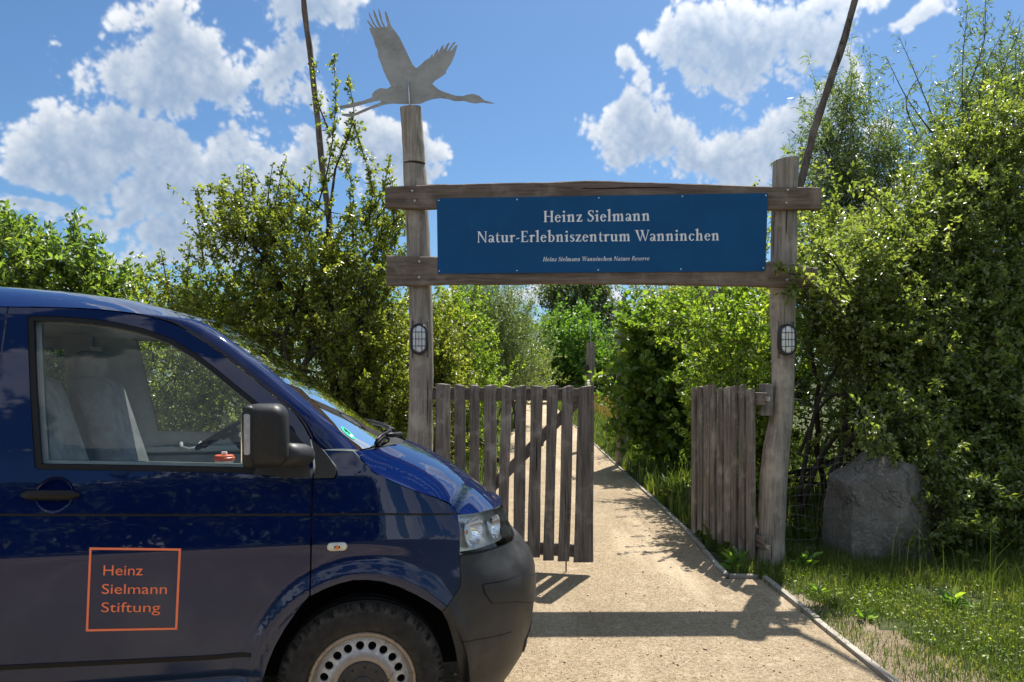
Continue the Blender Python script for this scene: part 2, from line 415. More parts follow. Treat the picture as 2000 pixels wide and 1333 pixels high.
RIGHT_EDGE = [(1.97, -14), (1.97, 3.99), (1.985, 6.02), (1.71, 6.03), (1.80, 7.9), (1.98, 18.4), (2.1, 26.3), (2.65, 52), (2.2, 57)]
LEFT_EDGE = [(-1.2, 57), (1.1, 52), (0.42, 36), (0.11, 26.9), (-0.22, 12.9), (-0.34, 8.2), (-0.45, 6.9), (-0.95, 6.75), (-2.0, 6.9), (-3.2, 6.75), (-9, 6.9), (-14, 6.5), (-14, -14)]
def wobble(poly, amp, step):
    q = resample_closed(poly, step); r = np.random.default_rng(3)
    return [(x + r.normal() * amp, y + r.normal() * amp) for x, y in q]
le = []
for a, b in zip(LEFT_EDGE[:-1], LEFT_EDGE[1:]):
    n = max(1, int(math.dist(a, b) / 0.35)); le += [(a[0] + (b[0] - a[0]) * i / n + random.gauss(0, 0.03), a[1] + (b[1] - a[1]) * i / n + random.gauss(0, 0.03)) for i in range(n)]
sheet('path', RIGHT_EDGE + le + [LEFT_EDGE[-1]], 0.006, M_sand)
VERGE = [(1.97, 2.0), (3.0, 2.0), (2.85, 3.3), (2.62, 4.0), (2.45, 4.5), (2.30, 5.1), (2.16, 5.5), (2.08, 5.85), (1.97, 5.95)]
sheet('worn_verge', wobble(VERGE, 0.05, 0.10), 0.003, M_verge)

# loose grit lying on the path
def gravel():
    r = np.random.default_rng(11); n = 26000
    y = 3.2 + (r.random(n) ** 1.6) * 7.5; x = r.uniform(-1.2, 1.95, n)
    k = ((y < 5.95) | (x > -0.4)); k &= (y < 6.0) | (x < 1.70)
    x, y = x[k], y[k]; n = len(x)
    xv = r.uniform(1.99, 2.9, 2500); yv = r.uniform(3.0, 5.8, 2500); kk = xv < 3.3 - (yv - 2.6) * 0.36
    x = np.concatenate([x, xv[kk]]); y = np.concatenate([y, yv[kk]]); n = len(x)
    s = 0.0015 + 0.0034 * r.random(n) ** 4; s[r.choice(n, 420, replace=False)] = r.uniform(.005, .010, 420)
    base = np.array([(1, 0, 0), (0, 1, 0), (-1, 0, 0), (0, -1, 0), (0, 0, .8), (0, 0, -.6)], float)
    a = r.uniform(0, 6.28, n); c, si = np.cos(a), np.sin(a)
    sh = r.uniform(0.6, 1.3, (n, 1, 3)); B = base[None] * sh + r.normal(0, 0.16, (n, 6, 3))
    X = B[..., 0] * c[:, None] - B[..., 1] * si[:, None]; Y = B[..., 0] * si[:, None] + B[..., 1] * c[:, None]
    V = np.stack([X, Y, B[..., 2]], -1) * s[:, None, None]; V[..., 0] += x[:, None]; V[..., 1] += y[:, None]; V[..., 2] += 0.006 + s[:, None] * 0.4
    Fb = np.array([(0, 1, 4), (1, 2, 4), (2, 3, 4), (3, 0, 4), (1, 0, 5), (2, 1, 5), (3, 2, 5), (0, 3, 5)])
    F = (Fb[None] + (np.arange(n) * 6)[:, None, None]).reshape(-1, 3)
    m, t, b = mat('grit', (0.35, 0.27, 0.18), 0.9, 0, 0.3)
    av = t.n('ShaderNodeAttribute', attribute_name='tint').outputs['Fac']
    t.put(b.inputs['Base Color'], t.mix(t.ss(av, 0.0, 1.0), (0.20, 0.145, 0.09), (0.60, 0.49, 0.34)))
    o = np_mesh('loose_gravel', V.reshape(-1, 3), F, m, attrs={'tint': np.repeat(r.random(n), 6)})
    tag(o, 'loose sandy grit scattered over the path', 'gravel', kind='stuff')
gravel()

# timber edging along the right side of the path
M_edge = wood('edging_wood', (0.19, 0.165, 0.135), (0.31, 0.28, 0.235), (0.38, 0.345, 0.29), 'x', 1.0, 0.4)
edging = empty('path_edging', (1.97, 6.0, 0)); tag(edging, kind='structure')
EP = [Vector((1.99, -2.0, 0)), Vector((1.99, 3.9, 0)), Vector((2.005, 6.03, 0))]
EP2 = [Vector((1.97, 6.055, 0)), Vector((1.735, 6.065, 0))]
EP3 = [Vector((1.725, 6.1, 0)), Vector((1.82, 7.9, 0)), Vector((2.0, 18.4, 0)), Vector((2.12, 26.3, 0)), Vector((2.35, 36, 0))]
er = random.Random(4)
for line in (EP, EP2, EP3):
    for a, b in zip(line[:-1], line[1:]):
        L = (b - a).length; n = max(1, round(L / 1.05))
        for i in range(n):
            p, q = a.lerp(b, i / n), a.lerp(b, (i + 1) / n); d = (q - p); ln = d.length - 0.012; d.normalize()
            M = Matrix((d, Vector((-d.y, d.x, 0)), Vector((0, 0, 1)))).transposed()
            M = M @ Matrix.Rotation(er.uniform(-0.008, 0.008), 3, 'Z') @ Matrix.Rotation(er.uniform(-0.05, 0.05), 3, 'X')
            c = (p + q) / 2; c.z = -0.02 + er.uniform(-0.006, 0.006)
            mb = MB().box((0, 0, 0), (ln, 0.042, 0.11), None, 0.006)
            o = mb.build('edging_board', M_edge, edging); o.matrix_parent_inverse = edging.matrix_basis.inverted()
            o.location = c; o.rotation_euler = M.to_euler()

# ================================================================== gateway
M_post = wood('weathered_oak_post', (0.20, 0.168, 0.138), (0.36, 0.315, 0.265), (0.45, 0.39, 0.32), 'z', 1.0, 0.8)
M_beam = wood('weathered_oak_beam', (0.125, 0.092, 0.070), (0.23, 0.175, 0.138), (0.29, 0.235, 0.19), 'x', 0.9, 0.8)
M_pick = wood('weathered_picket', (0.108, 0.089, 0.074), (0.230, 0.198, 0.170), (0.33, 0.295, 0.258), 'z', 1.1, 0.8)
M_endgrain = simple('end_grain', (0.23, 0.20, 0.165), 0.9, bumpy=(60, 0.5, 0.01), vary=0.35, vscale=30)
M_black = simple('black_plastic', (0.012, 0.012, 0.013), 0.45, vary=0.2)
M_steel = simple('galvanised_steel', (0.55, 0.55, 0.53), 0.42, 0.85, vary=0.15, vscale=40)
M_rust = simple('rusty_iron', (0.12, 0.055, 0.03), 0.85, 0.3, vary=0.4, vscale=60)

def round_post(name, line, Y, mtl, parent, n_ring=46, n_side=22, seed=0, tip=0.0):
    """hewn round timber along a (u, v, half-width px) line; child origin at world zero"""
    C = lerp_curve(line, n_ring); r = np.random.default_rng(seed)
    ph = r.uniform(0, 6.28, 6); V, F = [], []
    top = None
    for i, (u, v, hw) in enumerate(C):
        c = at(u, v, Y); rad = hw / F_PX * Y
        for k in range(n_side):
            a = 2 * math.pi * k / n_side
            wv = 1 + 0.035 * math.sin(2 * a + ph[0] + c.z * 0.7) + 0.025 * math.sin(3 * a + ph[1] + c.z * 1.9) + 0.018 * math.sin(5 * a + ph[2] - c.z * 2.6) + 0.012 * r.normal()
            V.append((c.x + math.cos(a) * rad * wv, c.y + math.sin(a) * rad * wv, c.z + (0.012 * math.sin(a + ph[3]) if i == 0 else 0)))
    for i in range(n_ring - 1):
        for k in range(n_side):
            k2 = (k + 1) % n_side; F.append((i * n_side + k, (i + 1) * n_side + k, (i + 1) * n_side + k2, i * n_side + k2))
    F.append(tuple(range(n_side))); F.append(tuple((n_ring - 1) * n_side + k for k in reversed(range(n_side))))
    o = obj(name, V, F, mtl, parent); auto_smooth(o, 40)
    return o
YG = 6.5
gw = empty('wooden_gateway', (0.7, YG, 0)); tag(gw, 'tall weathered timber gateway frame of two round posts and two cross beams', 'gateway')
def under(o, parent):
    o.parent = parent; o.matrix_parent_inverse = parent.matrix_basis.inverted(); return o
LP = [(809, 322, 22), (811, 350, 23), (814, 410, 23), (818, 500, 23.5), (822, 600, 23.5), (823, 700, 24), (822, 800, 24), (820, 870, 26), (819, 1000, 27), (818, 1110, 29)]
lp = under(round_post('post', LP, YG, M_post, None, seed=1), gw); tag(lp, 'round left post under the metal crane')
lpt = under(round_post('post_extension', [(802, 211, 21.5), (805, 255, 21.5), (808, 300, 22), (809, 320, 22)], YG, M_post, None, 14, seed=2), gw)
RP = [(1536, 313, 24), (1534, 360, 23.5), (1532, 410, 24), (1530, 500, 24), (1528, 600, 24), (1529, 700, 22.5), (1529, 760, 21.5), (1526, 820, 22.5), (1518, 865, 25), (1513, 915, 26.5), (1509, 985, 27), (1506, 1050, 27), (1503, 1112, 29)]
rp = under(round_post('post', RP, YG, M_post, None, seed=5), gw); tag(rp, 'crooked right post bending near the base')

def beam(top, bot, Y, thick, parent, seed):
    """plank with a live edge: px outlines of its upper and lower edge"""
    n = 60; A = lerp_curve(top, n); B = lerp_curve(bot, n); r = np.random.default_rng(seed)
    V, F = [], []; bev = 0.008
    ja, jb = np.cumsum(r.normal(0, .25, n)), np.cumsum(r.normal(0, .25, n)); ja -= np.linspace(ja[0], ja[-1], n); jb -= np.linspace(jb[0], jb[-1], n)
    for i in range(n):
        pa, pb = at(A[i][0], A[i][1] + ja[i] * .8, Y), at(B[i][0], B[i][1] + jb[i] * .8, Y); x = pa.x
        zt, zb = pa.z, pb.z; y0, y1 = Y, Y + thick; j = r.normal(0, 0.0012, 8)
        V += [(x, y0 + j[0], zb + bev), (x, y0 + j[1], (zt + zb) / 2), (x, y0 + j[2], zt - bev), (x, y0 + bev, zt + j[3]), (x, y1 - bev, zt + j[4]), (x, y1, zt - bev), (x, y1, zb + bev), (x, y1 - bev, zb + j[5]), (x, y0 + bev, zb + j[6])]
    k = 9
    for i in range(n - 1):
        for q in range(k): F.append((i * k + q, (i + 1) * k + q, (i + 1) * k + (q + 1) % k, i * k + (q + 1) % k))
    F.append(tuple(range(k))); F.append(tuple((n - 1) * k + q for q in reversed(range(k))))
    o = obj('beam', V, F, M_beam); auto_smooth(o, 30); return under(o, parent)
YB = 6.345
ub = beam([(752, 365), (800, 363), (860, 361), (940, 359), (1080, 356), (1150, 352.5), (1260, 356), (1400, 361), (1500, 364), (1605, 366)], [(752, 405), (820, 408), (900, 406), (1200, 404), (1400, 406), (1500, 409), (1604, 408)], YB, 0.075, gw, 3)
lb = beam([(755, 499), (830, 501), (1000, 503), (1200, 503), (1400, 505), (1520, 513), (1597, 524)], [(757, 558), (820, 557), (900, 555), (1040, 555), (1090, 554), (1250, 556), (1400, 558), (1500, 560), (1596, 562)], YB, 0.075, gw, 4)
def bolt(u, v, Y, rad=0.011, parent=gw, mtl=None, name='bolt'):
    c = at(u, v, Y)
    o = MB().lathe([(rad, 0.004), (rad * 0.95, -0.002), (rad * 0.6, -0.006), (0.0005, -0.007)], c, 'y', 12).build(name, mtl or M_steel, None, True); return under(o, parent)
for (u, v) in ((805, 373), (810, 392.5), (819, 511), (818.5, 542), (1539, 371.5), (1536, 396.5), (1538, 547), (1540, 527)): bolt(u, v, YB - 0.003)
# bolt sunk in a drilled hole above the upper beam, and the dark saw cut of the joint
under(MB().lathe([(0.017, 0.02), (0.017, -0.003), (0.021, -0.003)], at(806.5, 335, YG - 0.099), 'y', 16).build('bolt_hole', M_black), gw)
bolt(807, 336.5, YG - 0.097, 0.007)
# notch pads where the flat of the post shows behind the beams
hb = MB().box((0, 0, 0), (0.085, 0.12, 0.27), None, 0.004).build('hinge_board', M_pick); hb.location = at(1496, 781, YG - 0.03); under(hb, gw)

# ------------------------------------------------------------------ sign
def sign_blue():
    m, t, b = mat('sign_blue', (0.006, 0.075, 0.205), 0.5, 0, 0.18)
    p = t.n('ShaderNodeTexCoord').outputs['Object']
    n = t.noise(p, 3.0, 6, 0.65); st = t.noise(t.mapping(p, (30, 30, 1.2)), 1.0, 5, 0.6)
    c = t.mix(t.ss(n, 0.3, 0.75), (0.0035, 0.066, 0.185), (0.0065, 0.085, 0.22)); c = t.mix(t.m('MULTIPLY', t.ss(st, 0.60, 0.78), 0.10), c, (0.16, 0.22, 0.30))
    t.put(b.inputs['Base Color'], c); t.put(b.inputs['Roughness'], t.ss(n, 0.3, 0.7, 0.45, 0.6)); return m
M_sign, M_letter = sign_blue(), simple('sign_letter_white', (0.80, 0.82, 0.83), 0.5, vary=0.04)
YS = YB - 0.014
sign = empty('name_sign', (0.77, YS, 2.5)); tag(sign, 'blue rectangular name board with white serif lettering between the beams', 'sign')
q = [(853, 388), (1500, 377.5), (1495, 530), (855, 535)]
def panel_outline(q, r=0.012):
    P = [at(u, v, YS) for u, v in q]; P = [(p.x, p.z) for p in P]; out = []
    for i in range(4):
        a, b, c = np.array(P[i - 1]), np.array(P[i]), np.array(P[(i + 1) % 4]); d1 = (a - b) / np.linalg.norm(a - b); d2 = (c - b) / np.linalg.norm(c - b)
        for k in range(5):
            s = k / 4; out.append(tuple((b + d1 * r) * (1 - s) ** 2 + b * 2 * s * (1 - s) + (b + d2 * r) * s * s))
    return out
def plate(name, outline, y0, y1, mtl, parent=None):
    """flat sheet cut to an (x, z) outline, with real thickness"""
    P, T, loops = fill_poly(outline); n = len(P)
    V = [(p[0], y0, p[1]) for p in P] + [(p[0], y1, p[1]) for p in P]
    F = list(T) + [tuple(i + n for i in f[::-1]) for f in T]; lp = loops[0]
    F += [(lp[i], lp[(i + 1) % len(lp)], lp[(i + 1) % len(lp)] + n, lp[i] + n) for i in range(len(lp))]
    bm = bmesh.new(); vs = [bm.verts.new(v) for v in V]
    for f in F:
        try: bm.faces.new([vs[i] for i in f])
        except ValueError: pass
    o = obj_bm(name, bm, mtl)
    return under(o, parent) if parent else o
plate('panel', panel_outline(q), YS, YS + 0.010, M_sign, sign)
for (u, v) in ((857, 392), (1010, 390), (1169.5, 387), (1333, 384), (1496, 382), (858, 530), (1009.5, 529), (1168.5, 527.5), (1330, 526), (1491, 524)):
    bolt(u, v, YS - 0.002, 0.006, sign, M_letter, 'screw')

# serif letters drawn from strokes (cap height 1)
SW, TW, XH, ASC, SH = 0.148, 0.062, 0.635, 1.06, 0.045
def _rect(x0, y0, x1, y1): return [[(x0, y0), (x1, y0), (x1, y1), (x0, y1)]]
def _stroke(pts, ws):
    P = lerp_curve([(*p, w) for p, w in zip(pts, ws)], max(10, 5 * len(pts))); out = []
    L, Rr = [], []
    for i in range(len(P)):
        d = P[min(i + 1, len(P) - 1)][:2] - P[max(i - 1, 0)][:2]; d /= (np.linalg.norm(d) + 1e-9); nrm = np.array([-d[1], d[0]]); h = P[i][2] / 2
        L.append(tuple(P[i][:2] + nrm * h)); Rr.append(tuple(P[i][:2] - nrm * h))
    for i in range(len(P) - 1): out.append([L[i], L[i + 1], Rr[i + 1], Rr[i]])
    return out
def _line(p, q_, w0, w1=None): return _stroke([p, ((p[0] + q_[0]) / 2, (p[1] + q_[1]) / 2), q_], [w0, ((w1 or w0) + w0) / 2, w1 or w0])
def _stem(x, y1, w=SW, bot=True, top='full', y0=0.0):
    o = _rect(x, y0, x + w, y1)
    if bot: o += [[(x - .085, y0), (x + w + .085, y0), (x + w + .03, y0 + SH), (x + w, y0 + .1), (x, y0 + .1), (x - .03, y0 + SH)]]
    if top == 'full': o += [[(x - .085, y1), (x - .03, y1 - SH), (x, y1 - .1), (x + w, y1 - .1), (x + w + .03, y1 - SH), (x + w + .085, y1)]]
    if top == 'flag': o += [[(x - .11, y1 - .07), (x - .10, y1 - .12), (x, y1 - .13), (x + w, y1 - .1), (x + w, y1 + .045)]]
    return o
def _bowl(cx, cy, rx, ry, a0, a1, thick=SW, thin=TW, n=26):
    out = []; pr = None
    for k in range(n + 1):
        a = R(a0 + (a1 - a0) * k / n); t_ = thin + (thick - thin) * abs(math.cos(a)) ** 1.3
        o_ = (cx + rx * math.cos(a), cy + ry * math.sin(a)); i_ = (cx + (rx - t_) * math.cos(a), cy + (ry - t_) * math.sin(a))
        if pr: out.append([pr[0], o_, i_, pr[1]])
        pr = (o_, i_)
    return out
def _arch(x, x2, w=SW):
    return _stroke([(x, XH - .16), (x + .10, XH - .03), (x + .22, XH - .01), (x2 + w * .35, XH - .10), (x2 + w / 2, XH - .26)], [TW * .8, TW * 1.2, .10, .14, w]) + _stem(x2, XH - .22, w, True, None)
def _dot(x, y, r): return [[(x + r * math.cos(6.283 * k / 12), y + r * math.sin(6.283 * k / 12)) for k in range(12)]]
def glyph(c):
    if c == 'H': return _stem(.10, 1) + _stem(.60, 1) + _rect(.24, .48, .61, .545), .86
    if c == 'N': return _stem(.12, 1, .07) + _stem(.70, 1, .07, False) + [[(.06, 1), (.26, 1), (.77, 0), (.70, -.02)]], .90
    if c == 'E': return _stem(.10, 1) + _rect(.2, .94, .58, 1) + _rect(.2, .485, .46, .54) + _rect(.2, 0, .60, .065) + [[(.58, 1), (.58, .78), (.55, .78), (.51, .95)], [(.46, .62), (.46, .40), (.43, .43), (.43, .60)], [(.60, 0), (.645, .24), (.61, .24), (.52, .05)]], .68
    if c == 'S': return _stroke([(.47, .80), (.40, .93), (.27, .965), (.13, .88), (.13, .71), (.27, .56), (.42, .42), (.44, .22), (.30, .05), (.16, .04), (.05, .24)], [.05, .06, .07, .11, .14, .165, .15, .13, .08, .065, .05]) + _line((.465, .74), (.465, .98), .045) + _line((.055, .02), (.055, .28), .045), .57
    if c == 'R': return _stem(.10, 1) + _bowl(.32, .755, .27, .245, 90, -90) + _rect(.2, .94, .33, 1) + _rect(.2, .51, .33, .565) + [[(.33, .53), (.47, .53), (.80, .0), (.62, 0)]], .76
    if c == 'W': return [[(.0, 1), (.18, 1), (.42, .0), (.36, 0)], [(.36, 0), (.42, 0), (.66, 1), (.60, 1)], [(.42, 1), (.60, 1), (.84, 0), (.78, 0)], [(.78, 0), (.84, 0), (1.09, 1), (1.03, 1)]] + _rect(-.06, .955, .26, 1.0) + _rect(.36, .955, .68, 1) + _rect(.93, .955, 1.16, 1), 1.12
    if c == 'e': return _bowl(.27, .315, .245, .33, 25, 325) + _rect(.10, .355, .47, .41) + _bowl(.27, .315, .245, .33, 8, 30), .545
    if c == 'c': return _bowl(.27, .315, .245, .33, 45, 320) + _dot(.425, .53, .07), .52
    if c == 'i': return _stem(.10, XH, top='flag') + _dot(.17, .90, .092), .36
    if c == 'n': return _stem(.10, XH, top='flag') + _arch(.24, .42), .70
    if c == 'h': return _stem(.10, ASC, top='flag') + _arch(.24, .42), .70
    if c == 'm': return _stem(.10, XH, top='flag') + _arch(.24, .41) + _arch(.55, .72), 1.0
    if c == 'z': return _rect(.05, XH - .07, .46, XH) + [[(.30, XH - .05), (.46, XH - .05), (.22, .05), (.04, .05)]] + _rect(.04, 0, .48, .07) + [[(.05, XH), (.05, XH - .19), (.09, XH - .17), (.13, XH - .05)], [(.48, 0), (.50, .20), (.46, .19), (.40, .05)]], .53
    if c == 'l': return _stem(.10, ASC, top='flag'), .36
    if c == 'a': return _stem(.315, .45, SW, False, None, .06) + _stroke([(.08, .50), (.16, .61), (.29, .61), (.385, .50), (.39, .40)], [.09, .08, .08, .12, .14]) + _bowl(.20, .165, .17, .18, 0, 360, .12, .06) + _stroke([(.39, .12), (.45, .03), (.53, .07)], [.12, .08, .04]), .54
    if c == 't': return _stroke([(.17, .80), (.17, .3), (.20, .07), (.30, .02), (.38, .08)], [.04, SW, .13, .08, .04]) + _rect(.03, XH - .06, .36, XH) + [[(.10, XH - .05), (.17, .86), (.22, .86), (.22, XH - .05)]], .40
    if c == 'u': return _rect(.10, .2, .10 + SW, XH) + [[(.02, XH), (.02, XH - .05), (.25, XH - .08), (.25, XH)]] + _stroke([(.175, .24), (.20, .08), (.31, .03), (.42, .09), (.47, .2)], [SW, .13, .085, .06, .05]) + _stem(.44, XH, SW, False, None) + [[(.36, XH), (.36, XH - .05), (.46, XH - .08), (.46, XH)], [(.58, .08), (.67, .06), (.67, .02), (.58, 0)]], .69
    if c == 'r': return _stem(.10, XH, top='flag') + _stroke([(.24, XH - .2), (.31, XH - .05), (.40, XH - .04)], [.05, .08, .12]) + _dot(.405, XH - .065, .07), .48
    if c == '-': return [[(.05, .25), (.05, .33), (.30, .40), (.30, .32)]], .36
    if c == 'b': return _stem(.10, ASC, bot=False, top='flag') + _bowl(.315, .315, .275, .33, -120, 125), .64
    if c == 's': return _stroke([(.37, .50), (.30, .60), (.18, .595), (.10, .50), (.16, .39), (.30, .29), (.36, .16), (.26, .04), (.14, .04), (.05, .16)], [.05, .06, .08, .11, .13, .14, .12, .08, .06, .05]), .44
    if c == 'v': return [[(.02, XH), (.19, XH), (.34, .02), (.27, -.01)], [(.27, -.01), (.33, 0), (.52, XH), (.46, XH)]] + _rect(-.03, XH - .04, .25, XH) + _rect(.38, XH - .04, .58, XH), .55
    return [], .30
def write(text, u0, v0, u1, v1, cap, parent, shear=0.0, track=0.03):
    x = 0; polys = []
    for c in text:
        pl, adv = glyph(c)
        polys += [[(px + x + py * shear, py) for px, py in p] for p in pl]; x += adv + track
    W = x - track; a, b = at(u0, v0, YS), at(u1, v1, YS); kx = (b.x - a.x) / W; kz = cap / F_PX * YS; sl = (b.z - a.z) / (b.x - a.x)
    V, F = [], []
    for i, p in enumerate(polys):
        b0 = len(V); dy = 0.0008 + (i % 40) * 0.00002
        ar = sum(p[j][0] * p[(j + 1) % len(p)][1] - p[(j + 1) % len(p)][0] * p[j][1] for j in range(len(p)))
        p = p if ar > 0 else p[::-1]
        V += [(a.x + px * kx, YS - dy, a.z + py * kz + px * kx * sl) for px, py in p]; F.append(tuple(range(b0, b0 + len(p))))
    o = under(obj('lettering', V, F, M_letter), parent); o['kind'] = 'stuff'; return o
write('Heinz Sielmann', 1061, 434.5, 1270.5, 431.5, 22.0, sign)
write('Natur-Erlebniszentrum Wanninchen', 931, 474, 1406, 470, 21.5, sign)
write('Heinz Sielmann Wanninchen Nature Reserve', 1060, 511, 1268, 509, 8.4, sign, 0.22)

# ------------------------------------------------------------------ bulkhead lamps
M_lampglass = simple('frosted_lamp_glass', (0.72, 0.74, 0.73), 0.35, vary=0.06, vscale=30)
def stadium(wd, ht, n=14):
    r = wd / 2; s = ht / 2 - r; out = []
    for k in range(n + 1): a = math.pi * k / n; out.append((r * math.cos(a), s + r * math.sin(a)))
    for k in range(n + 1): a = math.pi + math.pi * k / n; out.append((r * math.cos(a), -s + r * math.sin(a)))
    return out
def ring_loft(rings):
    V, F = [], []; n = len(rings[0][0])
    for ol, y in rings: V += [(p[0], y, p[1]) for p in ol]
    for i in range(len(rings) - 1):
        for k in range(n): F.append((i * n + k, i * n + (k + 1) % n, (i + 1) * n + (k + 1) % n, (i + 1) * n + k))
    return V, F
def lamp(u, v, side):
    Y = YG - 0.108; o = empty('bulkhead_lamp', at(u, v, Y)); W, H = 0.150, 0.265
    rings = [(stadium(W, H), 0.012), (stadium(W, H), -0.035), (stadium(W - .012, H - .012), -0.048), (stadium(W - .034, H - .034), -0.048), (stadium(W - .036, H - .036), -0.03)]
    V, F = ring_loft(rings); auto_smooth(obj('frame', V, F, M_black, o), 40)
    rings = [(stadium(W - .034, H - .034), -0.028), (stadium(W - .040, H - .040), -0.040), (stadium(W - .07, H - .07), -0.047), (stadium(.005, H - .13), -0.049)]
    V, F = ring_loft(rings); obj('glass', V, F, M_lampglass, o, True)
    for x in (-0.026, 0.026):
        h = H / 2 - 0.022
        mb = MB().tube([(x, -0.046, -h), (x, -0.056, -h * .7), (x, -0.058, 0), (x, -0.056, h * .7), (x, -0.046, h)], 0.0028, 6); mb.build('grille_bar', M_black, o, True)
    for z in (-0.058, 0.0, 0.058):
        mb = MB().tube([(-W / 2 + .014, -0.044, z), (-0.026, -0.054, z), (0.026, -0.054, z), (W / 2 - .014, -0.044, z)], 0.0025, 6); mb.build('grille_bar', M_black, o, True)
    # flat seat cut into the round post
    obj('seat', *ring_loft([([(-.075, -.158), (.075, -.158), (.075, .158), (-.075, .158)], 0.03), ([(-.07, -.152), (.07, -.152), (.07, .152), (-.07, .152)], 0.0125)]), M_post, o)
    return o
tag(lamp(819.5, 663, -1), 'oval white bulkhead lamp with black grille on the left post', 'lamp', 'bulkhead lamps on the gateway')
tag(lamp(1536, 664, 1), 'oval white bulkhead lamp with black grille on the right post', 'lamp', 'bulkhead lamps on the gateway')

# ------------------------------------------------------------------ crane cut from sheet metal
CR = [(1087,675),(1020,655),(985,625),(945,613),(905,620),(880,628),(830,625),(780,608),(730,590),(695,562),(680,545),(700,525),(745,497),(768,478),(775,455),(805,410),(830,350),(844,300),(840,294),(828,303),(810,325),(790,343),(812,305),(832,280),(829,274),(815,283),(790,318),(772,342),(782,310),(793,284),(789,279),(775,292),(760,318),(752,328),(755,300),(753,294),(742,304),(728,330),(722,348),(720,330),(717,320),(706,335),(692,360),(688,377),(684,358),(680,355),(666,378),(635,395),(610,420),(577,447),(555,425),(530,375),(500,310),(470,250),(440,205),(415,175),(400,130),(385,85),(376,73),(372,82),(378,120),(390,165),(387,179),(376,177),(360,145),(345,90),(335,58),(330,64),(334,100),(350,150),(364,179),(350,176),(330,135),(310,85),(300,64),(296,74),(304,110),(322,155),(335,179),(322,178),(300,145),(272,86),(266,86),(272,108),(290,150),(313,183),(303,182),(280,155),(262,134),(257,140),(270,162),(286,183),(271,185),(280,215),(300,260),(310,300),(325,330),(330,375),(345,410),(360,455),(385,510),(405,545),(412,565),(400,572),(385,580),(345,575),(320,585),(295,605),(288,620),(291,635),(240,655),(190,670),(130,682),(85,690),(75,698),(100,708),(150,703),(200,690),(260,672),(310,660),(340,655),(346,668),(290,690),(230,715),(180,737),(140,742),(95,742),(90,752),(130,762),(165,760),(220,738),(290,708),(340,692),(365,683),(420,675),(470,678),(510,680),(560,680),(605,677),(640,660),(690,645),(740,640),(790,648),(830,660),(890,658),(930,670),(965,675),(1010,668),(1050,675)]
def crane_metal():
    m, t, b = mat('weathered_sheet_metal', (0.33, 0.32, 0.30), 0.55, 0.35, 0.4)
    p = t.n('ShaderNodeTexCoord').outputs['Object']; n = t.noise(p, 4.5, 6, 0.65); f = t.noise(t.mapping(p, (5, 5, 22)), 2, 4, 0.6)
    c = t.mix(t.ss(n, 0.35, 0.7), (0.37, 0.36, 0.335), (0.27, 0.26, 0.24)); c = t.mix(t.m('MULTIPLY', t.ss(t.noise(p, 9, 6, 0.7), 0.58, 0.75), 0.6), c, (0.15, 0.145, 0.135))
    t.put(b.inputs['Base Color'], c); t.put(b.inputs['Roughness'], t.ss(f, 0.3, 0.7, 0.45, 0.7)); return m
M_crane = crane_metal()
cr = empty('crane_figure', at(800, 210, YG)); tag(cr, 'grey sheet metal silhouette of a flying crane on top of the left post', 'sculpture')
ol = [at(640 + x / 3.3333, y / 3.3333, YG) for x, y in CR]; ol = [(p.x, p.z) for p in ol]
plate('silhouette', ol, YG - 0.003, YG + 0.003, M_crane, cr)
under(MB().tube([at(801.5, 225, YG - 0.012), at(799.5, 190, YG - 0.012), at(797, 159, YG - 0.012)], 0.008, 10).build('mounting_rod', M_steel, None, True), cr)

# ------------------------------------------------------------------ gate leaves
def picket_mesh(quad, y0, y1, seed):
    """quad (s,z): bottom-left, bottom-right, top-right, top-left in the leaf's plane; bevelled board with a rounded head"""
    r = np.random.default_rng(seed); n = 10; rows = []
    bl, br, tr, tl = [np.array(q_) for q_ in quad]; ph = r.uniform(0, 6.28, 2)
    for i in range(n + 1):
        t_ = i / n; a = bl + (tl - bl) * t_; b = br + (tr - br) * t_
        wv = 0.0028 * math.sin(t_ * 7 + ph[0]); wr = 0.0028 * math.sin(t_ * 6 + ph[1])
        rows.append((a + [wv, 0], b + [wr, 0]))
    V, F = [], []; bv = 0.005
    hd = r.uniform(0.008, 0.02) * r.choice([-1, 1])
    for i, (a, b) in enumerate(rows):
        za, zb = a[1], b[1]
        if i == n: za, zb = za - max(0, hd) , zb - max(0, -hd)
        V += [(a[0] + bv, y0, za), (b[0] - bv, y0, zb), (b[0], y0 + bv, zb), (b[0], y1 - bv, zb), (b[0] - bv, y1, zb), (a[0] + bv, y1, za), (a[0], y1 - bv, za), (a[0], y0 + bv, za)]
    # slightly raised crown of the board's head
    for i in range(n):
        for q_ in range(8): F.append((i * 8 + q_, i * 8 + (q_ + 1) % 8, (i + 1) * 8 + (q_ + 1) % 8, (i + 1) * 8 + q_))
    c0 = len(V); b_ = n * 8; zt = (rows[-1][0][1] + rows[-1][1][1]) / 2 + 0.002; V.append(((tl[0] + tr[0]) / 2, (y0 + y1) / 2, zt))
    for q_ in range(8): F.append((b_ + q_, b_ + (q_ + 1) % 8, c0))
    F.append(tuple(reversed(range(8))))
    return V, F
